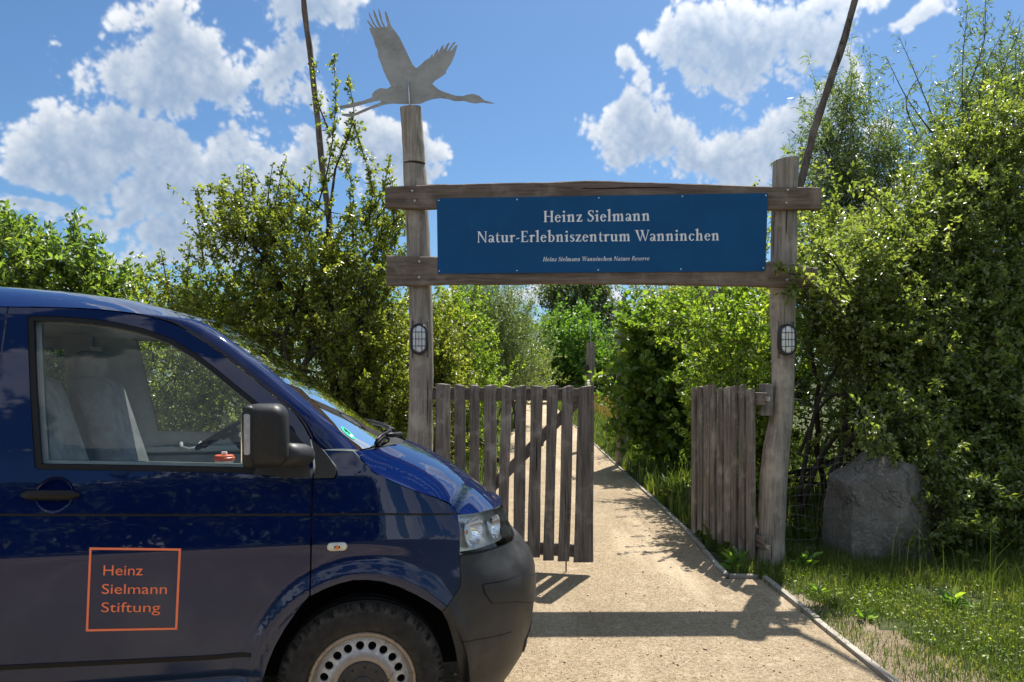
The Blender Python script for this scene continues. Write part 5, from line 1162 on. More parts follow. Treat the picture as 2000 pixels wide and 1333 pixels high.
wing_poly = px((613, 937), (655, 936), (660, 926), (657, 911), (633, 880), (690, 882.5), (729, 922), (760, 939), (794, 954), (858, 976), (884, 989), (892.5, 1003), (894, 1008), (898, 1084), (897.5, 1147), (876, 1179), (863, 1194), (838, 1176), (815, 1163), (783, 1148), (751, 1138), (720, 1133.5), (691, 1133), (662, 1140), (635, 1150), (607, 1164), (609.5, 1050))
head_poly = px((896, 1009), (920, 1007), (940, 1003.5), (962, 997), (980, 990), (986, 1003), (994, 1028), (1002, 1052), (979, 1064.5), (960, 1071.5), (940, 1077), (900, 1083))
hz_in = head_poly[7]; ht_in = head_poly[4]
bump_top = px((900, 1087), (940, 1081), (960, 1075), (979, 1068), (1003, 1056))
bump_poly = bump_top + [(hz_in[0] + .06, hz_in[1] - .03), (SMAX, hz_in[1] - .035), (SMAX, .19)] + [(1.05, .185), (.75, .19), (.45, .20)] + px((905, 1332)) + px((901, 1306), (896, 1276), (888, 1246), (879, 1218), (866, 1196), (877, 1181), (899.5, 1148))
rear_poly = [(-4.02, shut[0][1])] + [(sR - .006, shut[0][1]), (sR - .006, ZB)] + [(-2.55, ZB)] + [(0.40 * math.cos(a) - 3.0, .335 + 0.44 * math.sin(a)) for a in np.linspace(-.2, math.pi + .2, 24)] + [(-4.02, ZB + .05)]
rw = [(-2.72, 1.23), (sR - .19, 1.23), (sR - .17, 1.26), (sR - .15, 1.76), (sR - .18, 1.79), (-2.68, 1.79), (-2.72, 1.76)]
for mir in (False, True):
    d = panel('door', door_poly, M_paint, [win_poly] + ([circ] if not mir else []), grid=.022 if not mir else .05, mirror=mir); d['label'] = 'far side front door' if mir else 'near side front door with orange logo'
    panel('window_rubber', win_poly, M_trim, [glass_poly], .05, 0.004, mir, .02, d)
    panel('window_pane', shrink(win_poly, .012), M_glass, [], .06, 0.012, mir, 0, d)
    panel('mirror_base', tri_door, M_bumper, [], .04, -0.010, mir, .02, d)
    panel('front_wing', wing_poly, M_paint, grid=.02 if not mir else .045, mirror=mir); panel('wing_corner_trim', tri_wing, M_bumper, [], .04, -0.004, mir, .012)
    rp_ = panel('rear_side', rear_poly, M_paint, [rw], .06, mirror=mir)
    panel('side_window', shrink(rw, -.004), M_glass, [], .1, .008, mir, 0, rp_)
    # trim and dark frame behind the skin
    inner = [(sR - 2.4, shut[0][1] - .01)] + [(a, b - .012) for a, b in shut[:11]] + [(-.30, 1.25), (-.28, 1.0), (-.30, .9), (-.55, .60), (-.60, .3), (sR - 2.4, .3)]
    panel('inner_frame', inner, M_dark, [shrink(win_poly, .008), shrink(rw, .004)], .10, .022, mir, 0)
    lin_hole = shrink(win_poly, .030)
    panel('inner_trim', inner, M_liner, [lin_hole, shrink(rw, .02)], .10, .055, mir, .02)
# handle
a_ = MB(); bm = bmesh.new(); rings = []
for k, (f, dp) in enumerate(((1.0, .000), (.93, .006), (.75, .016), (.4, .022), (.02, .023))):
    rings.append([S(hc[0] + hr * f * math.cos(t_), hc[1] + hr * f * math.sin(t_), dp) for t_ in np.linspace(0, 2 * math.pi, 36, endpoint=False)])
V = [tuple(p) for r_ in rings for p in r_]; F = [(k * 36 + i, (k + 1) * 36 + i, (k + 1) * 36 + (i + 1) % 36, k * 36 + (i + 1) % 36) for k in range(4) for i in range(36)]
near_door = [c for c in van.children if c.name.startswith('door')][0]
obj('handle_recess', V, F, M_paint, near_door, True)
hp = px((42, 966), (60, 966), (108, 966), (140, 966), (157, 966)); cl = [S(a, b, -0.020) for a, b in hp]
bar = []
for k, (wd, dp) in enumerate(((.006, .010), (.0185, .0), (.0195, -.004), (.0185, 0), (.006, .010))):
    c = cl[k]; bar.append([(c[0], c[1] + dp + .011 * math.cos(t_) * (wd / .019), c[2] + wd * math.sin(t_)) for t_ in np.linspace(0, 2 * math.pi, 16, endpoint=False)])
bar = [bar[0]] + bar + [bar[-1]]
V = [p for r_ in bar for p in r_]; F = [(k * 16 + i, k * 16 + (i + 1) % 16, (k + 1) * 16 + (i + 1) % 16, (k + 1) * 16 + i) for k in range(len(bar) - 1) for i in range(16)] + [tuple(range(16)), tuple(16 * (len(bar) - 1) + i for i in range(16))]
auto_smooth(obj('handle', V, F, M_trim, near_door), 60)
# body line strip
def strip(name, pts, half, m, off=-0.0015, parent=None, n=60):
    C = lerp_curve([inv(u, v) for u, v in pts], n); V = []
    for (a, b) in C: V += [tuple(S(a, b + half, off)), tuple(S(a, b - half, off))]
    return obj(name, V, [(2 * i, 2 * i + 1, 2 * i + 3, 2 * i + 2) for i in range(n - 1)], m, parent or van, True)
strip('body_line', [(-60, 1006), (0, 1006), (200, 1006.2), (400, 1006.2), (605, 1005.5)], .0045, M_trim, parent=near_door); strip('body_line', [(611, 1005.5), (750, 1004.5), (890, 1003.5)], .0042, M_trim)
strip('sill_groove', [(-80, 1309), (0, 1304.5), (200, 1295), (400, 1285), (488, 1280)], .0085, M_trim, -.004, near_door)
# logo: orange frame and three lines of lettering
def on_door(u, v, off=-0.0022): return S(*inv(u, v), off)
fo = [(175, 1069.5), (354, 1071.5), (346.5, 1230), (168, 1233.5)]; fi = [(179.3, 1074), (349.3, 1075.8), (342.2, 1226), (172.6, 1229)]
V, F = [], []
for i in range(4):
    for k in range(13):
        t_ = k / 12; o1 = np.array(fo[i]) * (1 - t_) + np.array(fo[(i + 1) % 4]) * t_; i1 = np.array(fi[i]) * (1 - t_) + np.array(fi[(i + 1) % 4]) * t_
        V += [tuple(on_door(*o1)), tuple(on_door(*i1))]
    b = i * 26; F += [(b + 2 * k, b + 2 * k + 1, b + 2 * k + 3, b + 2 * k + 2) for k in range(12)]
obj('logo_frame', V, F, M_orange, near_door)
def vinyl_text(txt, u0, u1, base, cap, skew, fit=True):
    cu = bpy.data.curves.new('txt', 'FONT'); cu.body = txt; cu.size = 1.0; cu.resolution_u = 6; ob = bpy.data.objects.new('txt', cu); COL.objects.link(ob)
    bpy.context.view_layer.update(); me = bpy.data.meshes.new_from_object(ob.evaluated_get(bpy.context.evaluated_depsgraph_get())); bpy.data.objects.remove(ob)
    c = np.array([v.co[:2] for v in me.vertices]); x0, x1 = c[:, 0].min(), c[:, 0].max(); capu = 0.729
    V = [tuple(on_door(u0 + (x - x0) / (x1 - x0) * (u1 - u0) + (y / capu) * skew, base - y / capu * cap, -0.0022)) for x, y in c]
    o = obj('logo_lettering', V, [tuple(p.vertices) for p in me.polygons], M_orange, near_door); bpy.data.meshes.remove(me); return o
vinyl_text('Heinz', 202, 279, 1123.8, 21.0, 1.0); vinyl_text('Sielmann', 199, 326, 1160, 20.5, 1.0); vinyl_text('Stiftung', 198, 313, 1195.5, 20.0, 1.0)

# ---- pillar, roof, windscreen, bonnet
W_px = [(392, 628), (430, 650), (484, 689), (520, 716), (556, 746), (595, 780), (640, 822), (667, 847), (699, 879)]
C_px = [(444, 632), (480, 656), (530, 689), (565, 712), (600, 737), (640, 767), (685, 801), (715, 825), (765, 860)]
def mid(u, v, y=.72): q = van_at(u, v, y); return (q[0], HWID, q[2])
WC = lerp_curve([(*S(*inv(*w_, .05), .05), *mid(*c_)) for w_, c_ in zip(W_px, C_px)], 40); Wc, CW = WC[:, :3], WC[:, 3:]
Acrv = lerp_curve([S(*inv(u, v)) for u, v in ((270, 613.5), (320, 624.5), (350, 636), (403, 668), (455, 706), (508, 749), (545, 780), (576, 805), (597, 833), (609, 857), (632, 879))], 44)
Bcrv = lerp_curve([S(*inv(272, 613, .002), .002)] + [S(*inv(u, v, o_), o_) for u, v, o_ in ((318, 617.5, .025), (355, 621, .04), (392, 628, .05), (430, 650, .05), (484, 689, .05), (520, 716, .05), (556, 746, .05), (595, 780, .05), (640, 822, .05), (667, 847, .05), (699, 879, .05))], 44)
for mir in (False, True):
    rows = []
    for k in range(44):
        a, b = Acrv[k], Bcrv[k]; r_ = []
        for i in range(7):
            t_ = i / 6; p = a + (b - a) * t_; bl = math.sin(math.pi * t_) * 0.010 * min(1, np.linalg.norm(b - a) / .06); r_.append((p[0] + bl * .35, p[1] - bl, p[2] + bl * .5))
        rows.append([(a[0], a[1] + .02, a[2] - .004)] + r_)
    V = [p for r_ in rows for p in r_]; F = [(k * 8 + i, k * 8 + i + 1, (k + 1) * 8 + i + 1, (k + 1) * 8 + i) for k in range(43) for i in range(7)]
    if mir: V = [(x, 2 * HWID - y, z) for x, y, z in V]; F = [f[::-1] for f in F]
    obj('windscreen_pillar', V, F, M_paint, van, True)
_, WS = loft('windscreen', Wc, CW, M_wind, 22, fx=2.0, fz=2.0, both=True)
Er = [S(-4.02, shut[0][1] + .004)] + [S(x, shut[0][1] + .004) for x in (-3.4, -2.6, -2.0, sR - .01)] + [S(*inv(u, v)) for u, v in ((60, 599), (120, 600.5), (175, 602.5), (230, 607.5), (270, 612.5))] + [S(*inv(u, v, o_), o_) for u, v, o_ in ((318, 617, .025), (355, 620.5, .04), (392, 627.5, .05))]
Er = lerp_curve(Er, 60)
xs = Er[:, 0]; zc = np.interp(xs, [-4.1, -3.5, -1.9, -1.5, -1.25, -1.05, -.90, xs[-1]], [2.0, 2.02, 2.02, 2.012, 1.995, 1.968, 1.932, CW[0][2] + .002]); xc = np.interp(xs, [-4.1, -1.3, xs[-1]], [-4.1, -1.32, CW[0][0] - .002])
Cr = np.stack([xc, np.full(60, HWID), zc], 1); fzr = np.interp(xs, [-4, -1.4, -1.0, xs[-1]], [3.6, 3.5, 3.0, 2.0])
loft('roof', Er, Cr, M_paint, 26, fx=1.6, fz=list(fzr), both=True)
loft('headliner', [(a[0], a[1] + .05, a[2] - .05) for a in Er], [(a[0], a[1], a[2] - .07) for a in Cr], M_lightgrey, 12, fx=1.6, fz=list(fzr), both=True, flip=True)
bon_px = [(693, 882), (729, 920), (760, 937), (794, 952), (830, 965), (858, 974), (884, 987), (895, 1004), (920, 1003.5), (940, 1000), (962, 993.5), (980, 986)]
bon_c = [mid(*q, .65)[::2] for q in ((800, 866), (822, 876), (840, 884), (858, 893), (878, 904), (896, 915), (914, 927), (930, 938), (942, 948), (954, 957), (966, 968), (976, 979))]
bon_sz = [inv(u, v) for u, v in bon_px]; last = bon_sz[-1]; zl = S(SMAX, last[1] - .027)
bl_ = bon_c[-1]; zc_ = np.array([zl[0] + .004, zl[2] + .012])
EC = [(*S(a, b), *c) for (a, b), c in zip(bon_sz, bon_c)] + [(*S(a_, b_), *(np.array(bl_) * (1 - t_) + zc_ * t_)) for a_, b_, t_ in ((last[0] + .10, last[1] - .012, .35), (last[0] + .25, last[1] - .02, .7), (SMAX - .12, last[1] - .025, .92))] + [(*zl, *zc_)]
EC = lerp_curve(EC, 60); E_b = EC[:, :3]; C_b = np.stack([EC[:, 3], np.full(60, HWID), EC[:, 4]], 1)
loft('bonnet', E_b, C_b, M_paint, 26, fx=list(np.interp(np.arange(60), [0, 25, 36, 59], [1.7, 1.9, 2.1, 1.5])), fz=list(np.interp(np.arange(60), [0, 10, 36, 59], [1.9, 2.7, 2.5, 1.5])), both=True)
# black scuttle between windscreen and bonnet
sc_a = lerp_curve([WS[-1][i] + np.array([0, 0, -.006]) for i in range(0, 45)], 45); b0 = np.array([E_b[0], C_b[0]])
us_ = np.linspace(0, 1, 23) ** 1.6; sb = [(b0[0][0] + (b0[1][0] - b0[0][0]) * (1 - (1 - u) ** 1.6), b0[0][1] + (b0[1][1] - b0[0][1]) * u, b0[0][2] + (b0[1][2] - b0[0][2]) * (1 - (1 - u) ** 1.6)) for u in us_]
sb = sb + [(x, 2 * HWID - y, z) for x, y, z in sb[-2::-1]]
V = [tuple(p) for p in sc_a] + [(p[0] + .02, p[1], p[2] - .018) for p in sb]; obj('scuttle_panel', V, [(i, i + 1, 45 + i + 1, 45 + i) for i in range(44)], M_trim, van, True)
# ---- front end
for mir in (False, True):
    hl = panel('headlight', head_poly, M_lens, [], .03, 0.0, mir, .01); hl['label'] = 'clear headlight with orange bulb'
    M_refl = MATS.get('chrome_reflector') or simple('chrome_reflector', (0.92, 0.92, 0.92), 0.16, 1.0)
    M_bezel = MATS.get('silver_bezel') or simple('silver_bezel', (0.90, 0.89, 0.86), 0.28, 0.75)
    panel('reflector', shrink(head_poly, -.002), M_bezel, [], .04, .055, mir, -.050, hl)
    for (u, v, rr_) in ((929, 1041, .068), (973, 1030, .056)):
        c = np.array(S(*inv(u, v), .03)); nn = np.array(S(*inv(u, v), 0.0)) - c; nn = nn / np.linalg.norm(nn); nn = nn * [1, 1, 1] + np.array([.45, 0, 0]); nn /= np.linalg.norm(nn)
        M3 = Vector(nn).to_track_quat('Z', 'Y').to_matrix(); prof = [(rr_, .015), (rr_ * .97, .012), (rr_ * .8, -.004), (rr_ * .5, -.024), (rr_ * .2, -.034), (.001, -.036)]
        mb = MB().lathe(prof, (0, 0, 0), 'z', 28); mb.v = [M3 @ v_ + Vector(c) for v_ in mb.v]
        if mir: mb.v = [Vector((v_.x, 2 * HWID - v_.y, v_.z)) for v_ in mb.v]
        mb.build('lamp_bowl', M_refl, hl, True)
    c = np.array(S(*inv(914, 1041), .018)); c = c if not mir else np.array([c[0], 2 * HWID - c[1], c[2]])
    MB().lathe([(.001, -.010), (.010, -.006), (.011, .004), (.001, .008)], c, 'y', 14).build('indicator_bulb', MATS.get('amber') or simple('amber', (0.80, 0.20, 0.02), 0.35), hl, True)
    bp = panel('bumper', bump_poly, M_bumper, [], .035, 0.0, mir, .03); bp['label'] = 'grey plastic front bumper'
    # impact pad with its outline groove, and lower air inlet
    pad = px((942, 1141), (963, 1138), (984, 1134), (1012, 1124), (1030, 1111)); pz = [(SMAX, pad[-1][1] + .012), (SMAX, pad[-1][1] - .15)] + px((1024, 1167), (1001, 1176), (964, 1179), (958, 1177), (946, 1160))
    pad_poly = pad + pz; panel('pad_groove', pad_poly, M_dark, [], .04, -.001, mir, 0, bp); panel('impact_pad', shrink(pad_poly, .0035), M_bumper, [], .04, -.006, mir, .008, bp)
    fog = [(.86, .35), (1.02, .40), (1.16, .42), (1.2, .39), (1.15, .30), (.98, .275), (.88, .29)]; panel('air_inlet', fog, M_dark, [], .05, -.002, mir, 0, bp)
    panel('inlet_rim', fog, M_bumper, [shrink(fog, .012)], .05, -.006, mir, .008, bp)
    gr = [(hz_in[0] + .02, hz_in[1] - .015), (ht_in[0] + .03, ht_in[1] - .02), (SMAX, last[1] - .05), (SMAX, hz_in[1] - .02)]; panel('grille', gr, M_trim, [], .05, .015, mir, 0)
    for k in range(3):
        t_ = (k + .5) / 3; C = [(a, (gr[0][1] * (1 - t_) + gr[1][1] * t_)) for a in np.linspace(hz_in[0] + .28, SMAX, 14)]; V = []
        for a, b in C: V += [tuple(S(a, b + .012, .016)), tuple(S(a, b - .012, .009))]
        if mir: V = [(x, 2 * HWID - y, z) for x, y, z in V]
        obj('grille_bar', V, [(2 * i, 2 * i + 1, 2 * i + 3, 2 * i + 2) for i in range(13)], M_bumper, van, True)
crease = [(900, 1254), (920, 1252), (955, 1246), (1000, 1234)]; strip('bumper_seam', crease, .002, M_dark, -.0008, [c for c in van.children if c.name.startswith('bumper')][0], 30)
# side repeater
rc = inv(658.5, 1068); rep = []
for k, (f, dp) in enumerate(((1.0, 0), (.97, -.006), (.8, -.010), (.3, -.0115))):
    rep.append([S(rc[0] + (.023 * f * math.copysign(1, math.cos(a)) + .0165 * f * math.cos(a)), rc[1] + .0165 * f * math.sin(a), dp) for a in np.linspace(0.05, 2 * math.pi + .05, 28, endpoint=False)])
V = [tuple(p) for r_ in rep for p in r_]; F = [(k * 28 + i, (k + 1) * 28 + i, (k + 1) * 28 + (i + 1) % 28, k * 28 + (i + 1) % 28) for k in range(3) for i in range(28)] + [tuple(3 * 28 + i for i in range(28))]
ro = obj('side_repeater', V, F, simple('repeater_lens', (0.62, 0.60, 0.50), 0.15, 0, .6), van, True); cc = S(rc[0], rc[1], -.0115)
MB().lathe([(.0005, -.004), (.007, -.003), (.008, .002)], cc, 'y', 14).build('repeater_bulb', MATS['amber'], ro, True)
# ---- door mirror
def rounded(name, c, size, bev, m, parent, taper=None, seg=4):
    bm = bmesh.new(); bmesh.ops.create_cube(bm, size=1.0)
    for v in bm.verts: v.co = Vector((v.co.x * size[0], v.co.y * size[1], v.co.z * size[2]))
    bmesh.ops.bevel(bm, geom=list(bm.edges), offset=bev, segments=seg, affect='EDGES', profile=.5)
    if taper:
        for v in bm.verts: v.co = taper(v.co)
    for v in bm.verts: v.co += Vector(c)
    o = obj_bm(name, bm, m, parent); return auto_smooth(o, 50)
mc = van_at(519, 850, -.165); mm, tm_, bm_ = mat('scuffed_mirror_plastic', (0.03, 0.03, 0.031), .5, 0, .3)
p_ = tm_.n('ShaderNodeTexCoord').outputs['Object']; tm_.put(bm_.inputs['Base Color'], tm_.mix(tm_.ss(tm_.noise(tm_.mapping(p_, (8, 8, 2)), 14, 6, .75), .55, .8), (0.015, 0.015, 0.016), (0.055, 0.052, 0.05))); tm_.put(bm_.inputs['Normal'], tm_.bump(tm_.noise(p_, 70, 4, .7), .15, .004))
for mir in (False, True):
    cc = lambda q: Vector((q[0], (2 * HWID - q[1]) if mir else q[1], q[2]))
    mh = rounded('door_mirror', cc(mc), (.166, .205, .230), .046, mm, van, lambda v: Vector((v.x * (1 - .10 * max(0, v.z / .11)), v.y * (1 - .12 * max(0, -v.x / .08)), v.z)), 6)
    rounded('mirror_shell_edge', cc(mc + np.array([-.050, 0, 0])), (.040, .204, .224), .016, mm, mh, None, 4)
    arm = [van_at(548, 888, -.13), van_at(572, 889, -.09), van_at(592, 889, -.045), van_at(597, 889, -.01)]
    MB().tube([cc(a) for a in arm], [.046, .046, .043, .038], 18).build('mirror_arm', M_bumper, mh, True)
    MB().box(cc(mc + np.array([-.0735, 0, 0])), (.006, .165, .185), None, .002).build('mirror_glass', simple('mirror_silver', (.8, .8, .8), .05, 1.0) if not mir else MATS['mirror_silver'], mh)
    if not mir:
        tp = rounded('repair_tape', mc + np.array([-.052, -.001, .010]), (.030, .2055, .16), .013, simple('silver_tape', (0.33, 0.33, 0.345), .55, .1, bumpy=(60, .5, .01), vary=.15, vscale=40), mh, None, 4); tp['label'] = 'silver grey tape patch on the mirror edge'
# ---- wheels
def tyre_mat():
    m, t, b = mat('dusty_tyre', (0.018, 0.017, 0.016), .8, 0, .3); p = t.n('ShaderNodeTexCoord').outputs['Object']; n = t.noise(p, 22, 6, .7); sx = t.n('ShaderNodeSeparateXYZ'); t.l.new(p, sx.inputs[0])
    rad = t.m('SQRT', t.m('ADD', t.m('POWER', sx.outputs[0], 2.0), t.m('POWER', sx.outputs[2], 2.0)))
    d1 = t.m('MULTIPLY', t.ss(rad, .295, .315), t.ss(rad, .343, .325)); d2 = t.ss(rad, .262, .222)
    c = t.mix(t.ss(n, .3, .7), (0.014, 0.0135, 0.013), (0.030, 0.028, 0.026)); c = t.mix(t.m('MULTIPLY', t.m('MULTIPLY', d1, t.ss(n, .3, .75)), .40), c, (0.16, 0.145, 0.125)); c = t.mix(t.m('MULTIPLY', t.m('MULTIPLY', d2, t.ss(n, .3, .6)), .35), c, (.10, .08, .06))
    t.put(b.inputs['Base Color'], c); t.put(b.inputs['Normal'], t.bump(n, .25, .006)); return m
def rim_mat():
    m, t, b = mat('rusty_steel_rim', (0.45, 0.43, 0.40), .5, .25, .5); p = t.n('ShaderNodeTexCoord').outputs['Object']; n = t.noise(p, 16, 7, .72); f = t.noise(p, 55, 5, .7); sx = t.n('ShaderNodeSeparateXYZ'); t.l.new(p, sx.inputs[0])
    rad = t.m('SQRT', t.m('ADD', t.m('POWER', sx.outputs[0], 2.0), t.m('POWER', sx.outputs[2], 2.0))); outer = t.ss(rad, .190, .202); inn = t.ss(rad, .138, .118)
    c = t.mix(t.ss(f, .35, .7), (0.40, 0.39, 0.375), (0.56, 0.55, 0.53)); c = t.mix(t.m('MULTIPLY', t.m('MAXIMUM', outer, inn), .80), c, (0.30, 0.205, 0.125))
    c = t.mix(t.m('MULTIPLY', t.ss(n, .58, .70), .85), c, (0.085, 0.045, 0.022)); c = t.mix(t.m('MULTIPLY', t.m('MULTIPLY', outer, t.ss(f, .54, .66)), .9), c, (0.05, 0.03, 0.018)); t.put(b.inputs['Base Color'], c); t.put(b.inputs['Roughness'], t.ss(n, .4, .7, .38, .75)); t.put(b.inputs['Normal'], t.bump(t.m('ADD', n, f), .25, .006)); return m
M_tyre, M_rim = tyre_mat(), rim_mat()
def wheel():
    o = empty('wheel'); o.parent = van; n = 192
    prof = [(.214, .018), (.222, .004), (.240, -.006), (.268, -.012), (.292, -.010), (.308, -.004), (.322, .006), (.331, .016), (.3375, .027), (.3385, .028), (.3345, .034), (.3405, .036), (.342, .066), (.3345, .068), (.3345, .075), (.342, .077), (.3425, .107), (.3425, .120), (.335, .122), (.335, .129), (.342, .131), (.340, .178), (.331, .196), (.31, .212), (.26, .220), (.214, .206)]
    mb = MB().lathe(prof, (0, 0, 0), 'y', n, True); m = len(prof)
    for i in (6, 7, 8, 9):       # sipes cut into the tread shoulder
        for k in range(n):
            if k % 6 == 0: v = mb.v[i * n + k]; f = (1 - .010 / .33); v.x *= f; v.z *= f; v.y += .006
    mb.build('tyre', M_tyre, o, False); auto_smooth(o.children[0], 32)
    gv = MB()
    for k in range(44):          # lateral grooves of the tread shoulder
        a = 2 * math.pi * k / 44; M3 = Matrix.Rotation(-a, 3, 'Y')
        gv.box(M3 @ Vector((.3265, .0085, 0)), (.024, .010, .0048), M3 @ Matrix.Rotation(.62, 3, 'Z'))
    gv.build('tread_groove', M_dark, o)['kind'] = 'stuff'
    rim = [(.2165, .022), (.2185, .004), (.214, -.001), (.207, .000), (.203, .006), (.200, .020), (.193, .040)]
    rb = MB().lathe(rim, (0, 0, 0), 'y', 80)
    # dish with ventilation holes
    N, r0, r1, rh, RH = 20, .192, .133, .158, .0172
    def dish_y(r): return float(np.interp(r, [.10, .118, .128, .140, .175, .193], [.0, .001, .010, .022, .030, .042]))
    for q in range(N):
        a0 = 2 * math.pi * q / N + .06; da = math.pi / N; ring, sq = [], []
        for k in range(24):
            t_ = 2 * math.pi * k / 24; ring.append((rh + RH * math.sin(t_), a0 + RH * math.cos(t_) / rh))
            mx = max(abs(math.cos(t_)), abs(math.sin(t_))); sq.append((rh + (r0 - rh if math.sin(t_) > 0 else rh - r1) * math.sin(t_) / mx, a0 + da * math.cos(t_) / mx))
        P3 = lambda r, a, dy=0: Vector((r * math.cos(a), dish_y(r) + dy, r * math.sin(a)))
        V = [P3(*p) for p in sq] + [P3(*p) for p in ring] + [P3(p[0], p[1], .012) for p in ring]
        rb.add(V, [(k, (k + 1) % 24, 24 + (k + 1) % 24, 24 + k) for k in range(24)] + [(24 + k, 24 + (k + 1) % 24, 48 + (k + 1) % 24, 48 + k) for k in range(24)])
    rb.lathe([(.1335, dish_y(.1335)), (.128, .010), (.120, .002), (.112, -.001), (.103, .000)], (0, 0, 0), 'y', 80)
    r_ = rb.build('rim', M_rim, o); auto_smooth(r_, 35)
    cap = MB().lathe([(.1035, .004), (.102, -.008), (.098, -.011), (.072, -.014), (.048, -.013), (.044, -.018), (.040, -.019), (.0005, -.019)], (0, 0, 0), 'y', 56).build('hub_cap', M_bumper, o); auto_smooth(cap, 30)
    for k in range(10):
        a = 2 * math.pi * k / 10 + .2; MB().lathe([(.0048, -.0125), (.0044, -.0148), (.0004, -.0150)], (.081 * math.cos(a), 0, .081 * math.sin(a)), 'y', 10).build('bolt_hole', M_dark, cap)
    MB().lathe([(.19, .05), (.19, .10), (.02, .10)], (0, 0, 0), 'y', 32).build('brake_drum', M_dark, o)
    return o
w0 = wheel(); w0.location = (0, .052, .343)
def copy_tree(o, parent):
    c = o.copy(); COL.objects.link(c); c.parent = parent
    for ch in o.children: copy_tree(ch, c)
    return c
for (x, y, rz) in ((-3.0, .052, 0), (0, 2 * HWID - .052, math.pi), (-3.0, 2 * HWID - .052, math.pi)):
    c = copy_tree(w0, van); c.location = (x, y, .343); c.rotation_euler = (0, 0, rz)
# wheel housings and underbody
for x in (0.0, -3.0):
    for mir in (False, True):
        mb = MB(); prof = [(.45, .03), (.45, .42)]; n = 28; V = []
        for (y) in (.03, .42):
            for k in range(n + 1): a = math.pi * (1.08 * k / n - .04); V.append((x + .44 * math.cos(a), y if not mir else 2 * HWID - y, .335 + .468 * math.sin(a)))
        F = [(k, k + 1, n + 1 + k + 1, n + 1 + k) for k in range(n)] + [tuple(n + 1 + k for k in range(n + 1))]; obj('wheel_housing', V, F, M_dark, van, True)
MB().box((-2.0, HWID, .40), (4.0 - .9, 1.70, .22)).build('floor_pan', M_dark, van); MB().box((.10, HWID, .60), (1.1, .95, .62)).build('engine_bay', M_dark, van)
MB().box((-4.03, HWID, 1.12), (.03, 1.70, 1.66), None, .01).build('tailgate', M_paint, van)
MB().box((-2.85, HWID, 1.15), (.03, 1.55, 1.3)).build('bulkhead', M_dash, van)
# ---- wipers and badge on the windscreen
def ws_point(u, v):
    q = van_px(WS); d = (q[..., 0] - u) ** 2 + (q[..., 1] - v) ** 2; d[:, 23:] = 1e9; i = np.unravel_index(np.argmin(d), d.shape); return WS[i], i
def wiper(pts, rad):
    P3 = []
    for (k, i) in pts: P3.append(WS[k][i] + np.array([.03, 0, .018]))
    return P3
wp = wiper([(39, 7), (38, 12), (38, 18), (38, 23)], .006); mb = MB().tube(wp, [.011, .010, .009, .008], 8).tube([p + np.array([.0, 0, .014]) for p in wp], .006, 6); wo = mb.build('wiper', M_trim, van, True)
MB().tube([wp[1] + np.array([.02, 0, .01]), WS[39][17] + np.array([.06, 0, .03])], [.009, .014], 8).build('wiper_arm', M_trim, wo, True)
wp = wiper([(39, 23), (38, 28), (38, 34), (38, 39)], .006); mb = MB().tube(wp, [.011, .010, .009, .008], 8).tube([p + np.array([.0, 0, .014]) for p in wp], .006, 6); wo = mb.build('wiper', M_trim, van, True)
MB().tube([wp[1] + np.array([.02, 0, .01]), WS[39][31] + np.array([.06, 0, .03])], [.009, .014], 8).build('wiper_arm', M_trim, wo, True)
bp0, bi = ws_point(679, 850); e1 = WS[min(bi[0] + 2, 39), bi[1]] - WS[bi[0] - 2, bi[1]]; e2 = WS[bi[0], bi[1] + 2] - WS[bi[0], max(bi[1] - 2, 0)]; e1 /= np.linalg.norm(e1); nn = np.cross(e1, e2); nn /= np.linalg.norm(nn); nn *= np.sign(nn[2]); e2 = np.cross(nn, e1); e2 *= np.sign(e2[1])
bc = bp0 + e2 * .02
def disc(name, c, r, off, m, n=30): return obj(name, [tuple(c + e1 * r * math.cos(a) + e2 * r * math.sin(a) + nn * off) for a in np.linspace(0, 2 * math.pi, n, endpoint=False)], [tuple(range(n))], m, van)
bd = disc('emission_badge', bc, .040, .0015, simple('badge_green', (0.0, 0.36, 0.22), .5)); bd['label'] = 'round green badge with the digit 4 behind the windscreen corner'
four = [((-.010, .004), (.010, .004)), ((.004, -.014), (.004, .018)), ((-.010, .004), (.004, .018))]; mb = MB()
for (a, b) in four:
    A3, B3 = [bc - e1 * (q[1] + .006) + e2 * q[0] + nn * .0025 for q in (a, b)]; mb.tube([A3, B3], .0022, 4)
f4 = mb.build('badge_digit', M_dark, bd); f4['kind'] = 'stuff'
q_ = [(-.016, .012), (.016, .012), (.016, .026), (-.016, .026)]; obj('badge_field', [tuple(bc + e1 * b + e2 * a + nn * .0022) for a, b in q_], [(0, 1, 2, 3)], simple('badge_white', (.7, .75, .72), .6), bd)
# ---- inside
def seat(y, name):
    o = empty(name); o.parent = van
    rounded('cushion', (-1.02, y, .93), (.52, .50, .17), .06, M_cloth, o); f = lambda v: Vector((v.x - .30 * (v.z + .33) + .02 * math.cos(v.y * 9), v.y * (1 - .18 * max(0, v.z / .33)), v.z))
    rounded('backrest', (-1.20, y, 1.27), (.15, .50, .68), .06, M_cloth, o, f); rounded('headrest', (-1.43, y, 1.665), (.12, .27, .17), .05, M_cloth, o)
    for k in (-.06, .06): MB().tube([(-1.42, y + k, 1.50), (-1.43, y + k, 1.62)], .007, 6).build('headrest_post', M_steel, o)
    MB().box((-.98, y, .70), (.44, .44, .34)).build('seat_base', M_dash, o)
seat(.50, 'seat'); seat(1.42, 'seat')
da = rounded('dashboard', (-.30, HWID, 1.06), (.60, 1.56, .34), .07, M_dash, van, lambda v: Vector((v.x, v.y, v.z + .10 * v.x)))
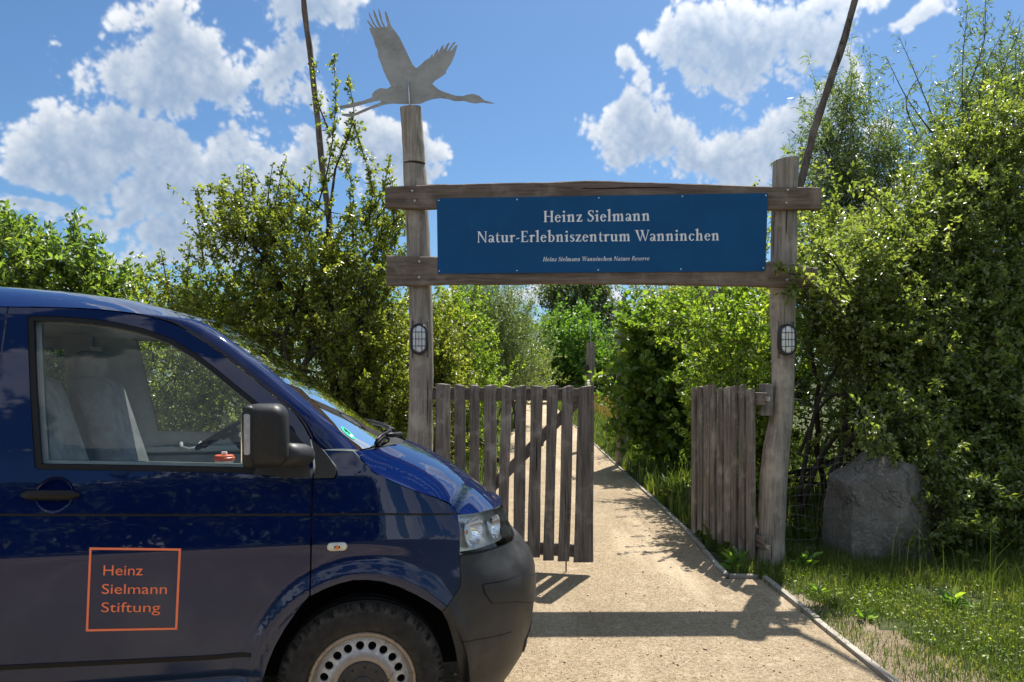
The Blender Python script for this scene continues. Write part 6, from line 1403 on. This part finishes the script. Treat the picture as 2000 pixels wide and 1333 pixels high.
st = empty('steering_wheel'); st.parent = van; st.location = tuple(van_at(448, 838, 1.42)); st.rotation_euler = (0, R(-32), 0)
MB().lathe([(.195 + .014 * math.cos(a), .014 * math.sin(a)) for a in np.linspace(0, 2 * math.pi, 12, endpoint=False)], (0, 0, 0), 'z', 40, True).build('rim', M_trim, st, True)
MB().box((0, 0, -.02), (.11, .15, .04), None, .015).box((0, .1, -.012), (.03, .17, .02), None, .004).box((0, -.1, -.012), (.03, .17, .02), None, .004).box((-.09, 0, -.012), (.16, .03, .02), None, .004).build('hub', M_trim, st)
MB().tube([(0, 0, -.02), (.05, 0, -.30)], .035, 12).build('column', M_dash, st)
MB().box((-.85, 2 * HWID - .105, 1.175), (1.15, .06, .035), None, .01).build('door_ledge', M_lightgrey, van); MB().box((-.85, 2 * HWID - .085, .90), (1.10, .03, .48), None, .01).build('door_card', M_liner, van)
MB().box((-.85, .105, 1.205), (1.10, .05, .03), None, .01).build('door_ledge', M_lightgrey, van)
ph_ = van_at(371, 872, 1.72); MB().tube([tuple(ph_ + np.array(q)) for q in ((-.055, .04, .02), (-.05, .0, -.005), (0, -.012, -.022), (.05, 0, -.005), (.055, .04, .02))], .012, 8).build('pull_handle', M_lightgrey, van, True)
for mir in (False, True):
    my = lambda y: 2 * HWID - y if mir else y
    MB().add([(-1.49, my(.315), 1.78), (-1.43, my(.315), 1.78), (-1.25, my(.20), .72), (-1.31, my(.20), .72)], [(0, 1, 2, 3)]).build('seat_belt', M_lightgrey, van)
    rounded('door_pillar', (-1.56, my(.185), 1.33), (.15, .05, 1.05), .02, M_liner, van, lambda v: Vector((v.x, v.y + (-.2 if mir else .2) * v.z, v.z)))
# paper cup standing on the dashboard shelf
cp = van_at(438, 905, .17); cup = empty('drinks_cup', (VO[0] + cp[0] * _c - cp[1] * _s, VO[1] + cp[0] * _s + cp[1] * _c, 1.2225)); tag(cup, 'small cup with an orange red lid inside the van\'s window', 'cup')
MB().lathe([(.001, 0), (.030, 0), (.036, .045), (.0355, .046)], (0, 0, 0), 'z', 24).build('beaker', M_lightgrey, cup, True)
MB().lathe([(.0355, .044), (.041, .045), (.041, .056), (.038, .058), (.037, .064), (.033, .066), (.001, .064)], (0, 0, 0), 'z', 28).build('lid', simple('red_lid', (0.62, 0.09, 0.03), .4), cup)
MB().box((.0, 0, .072), (.022, .012, .014), None, .003).build('lid_tab', M_letter, cup)
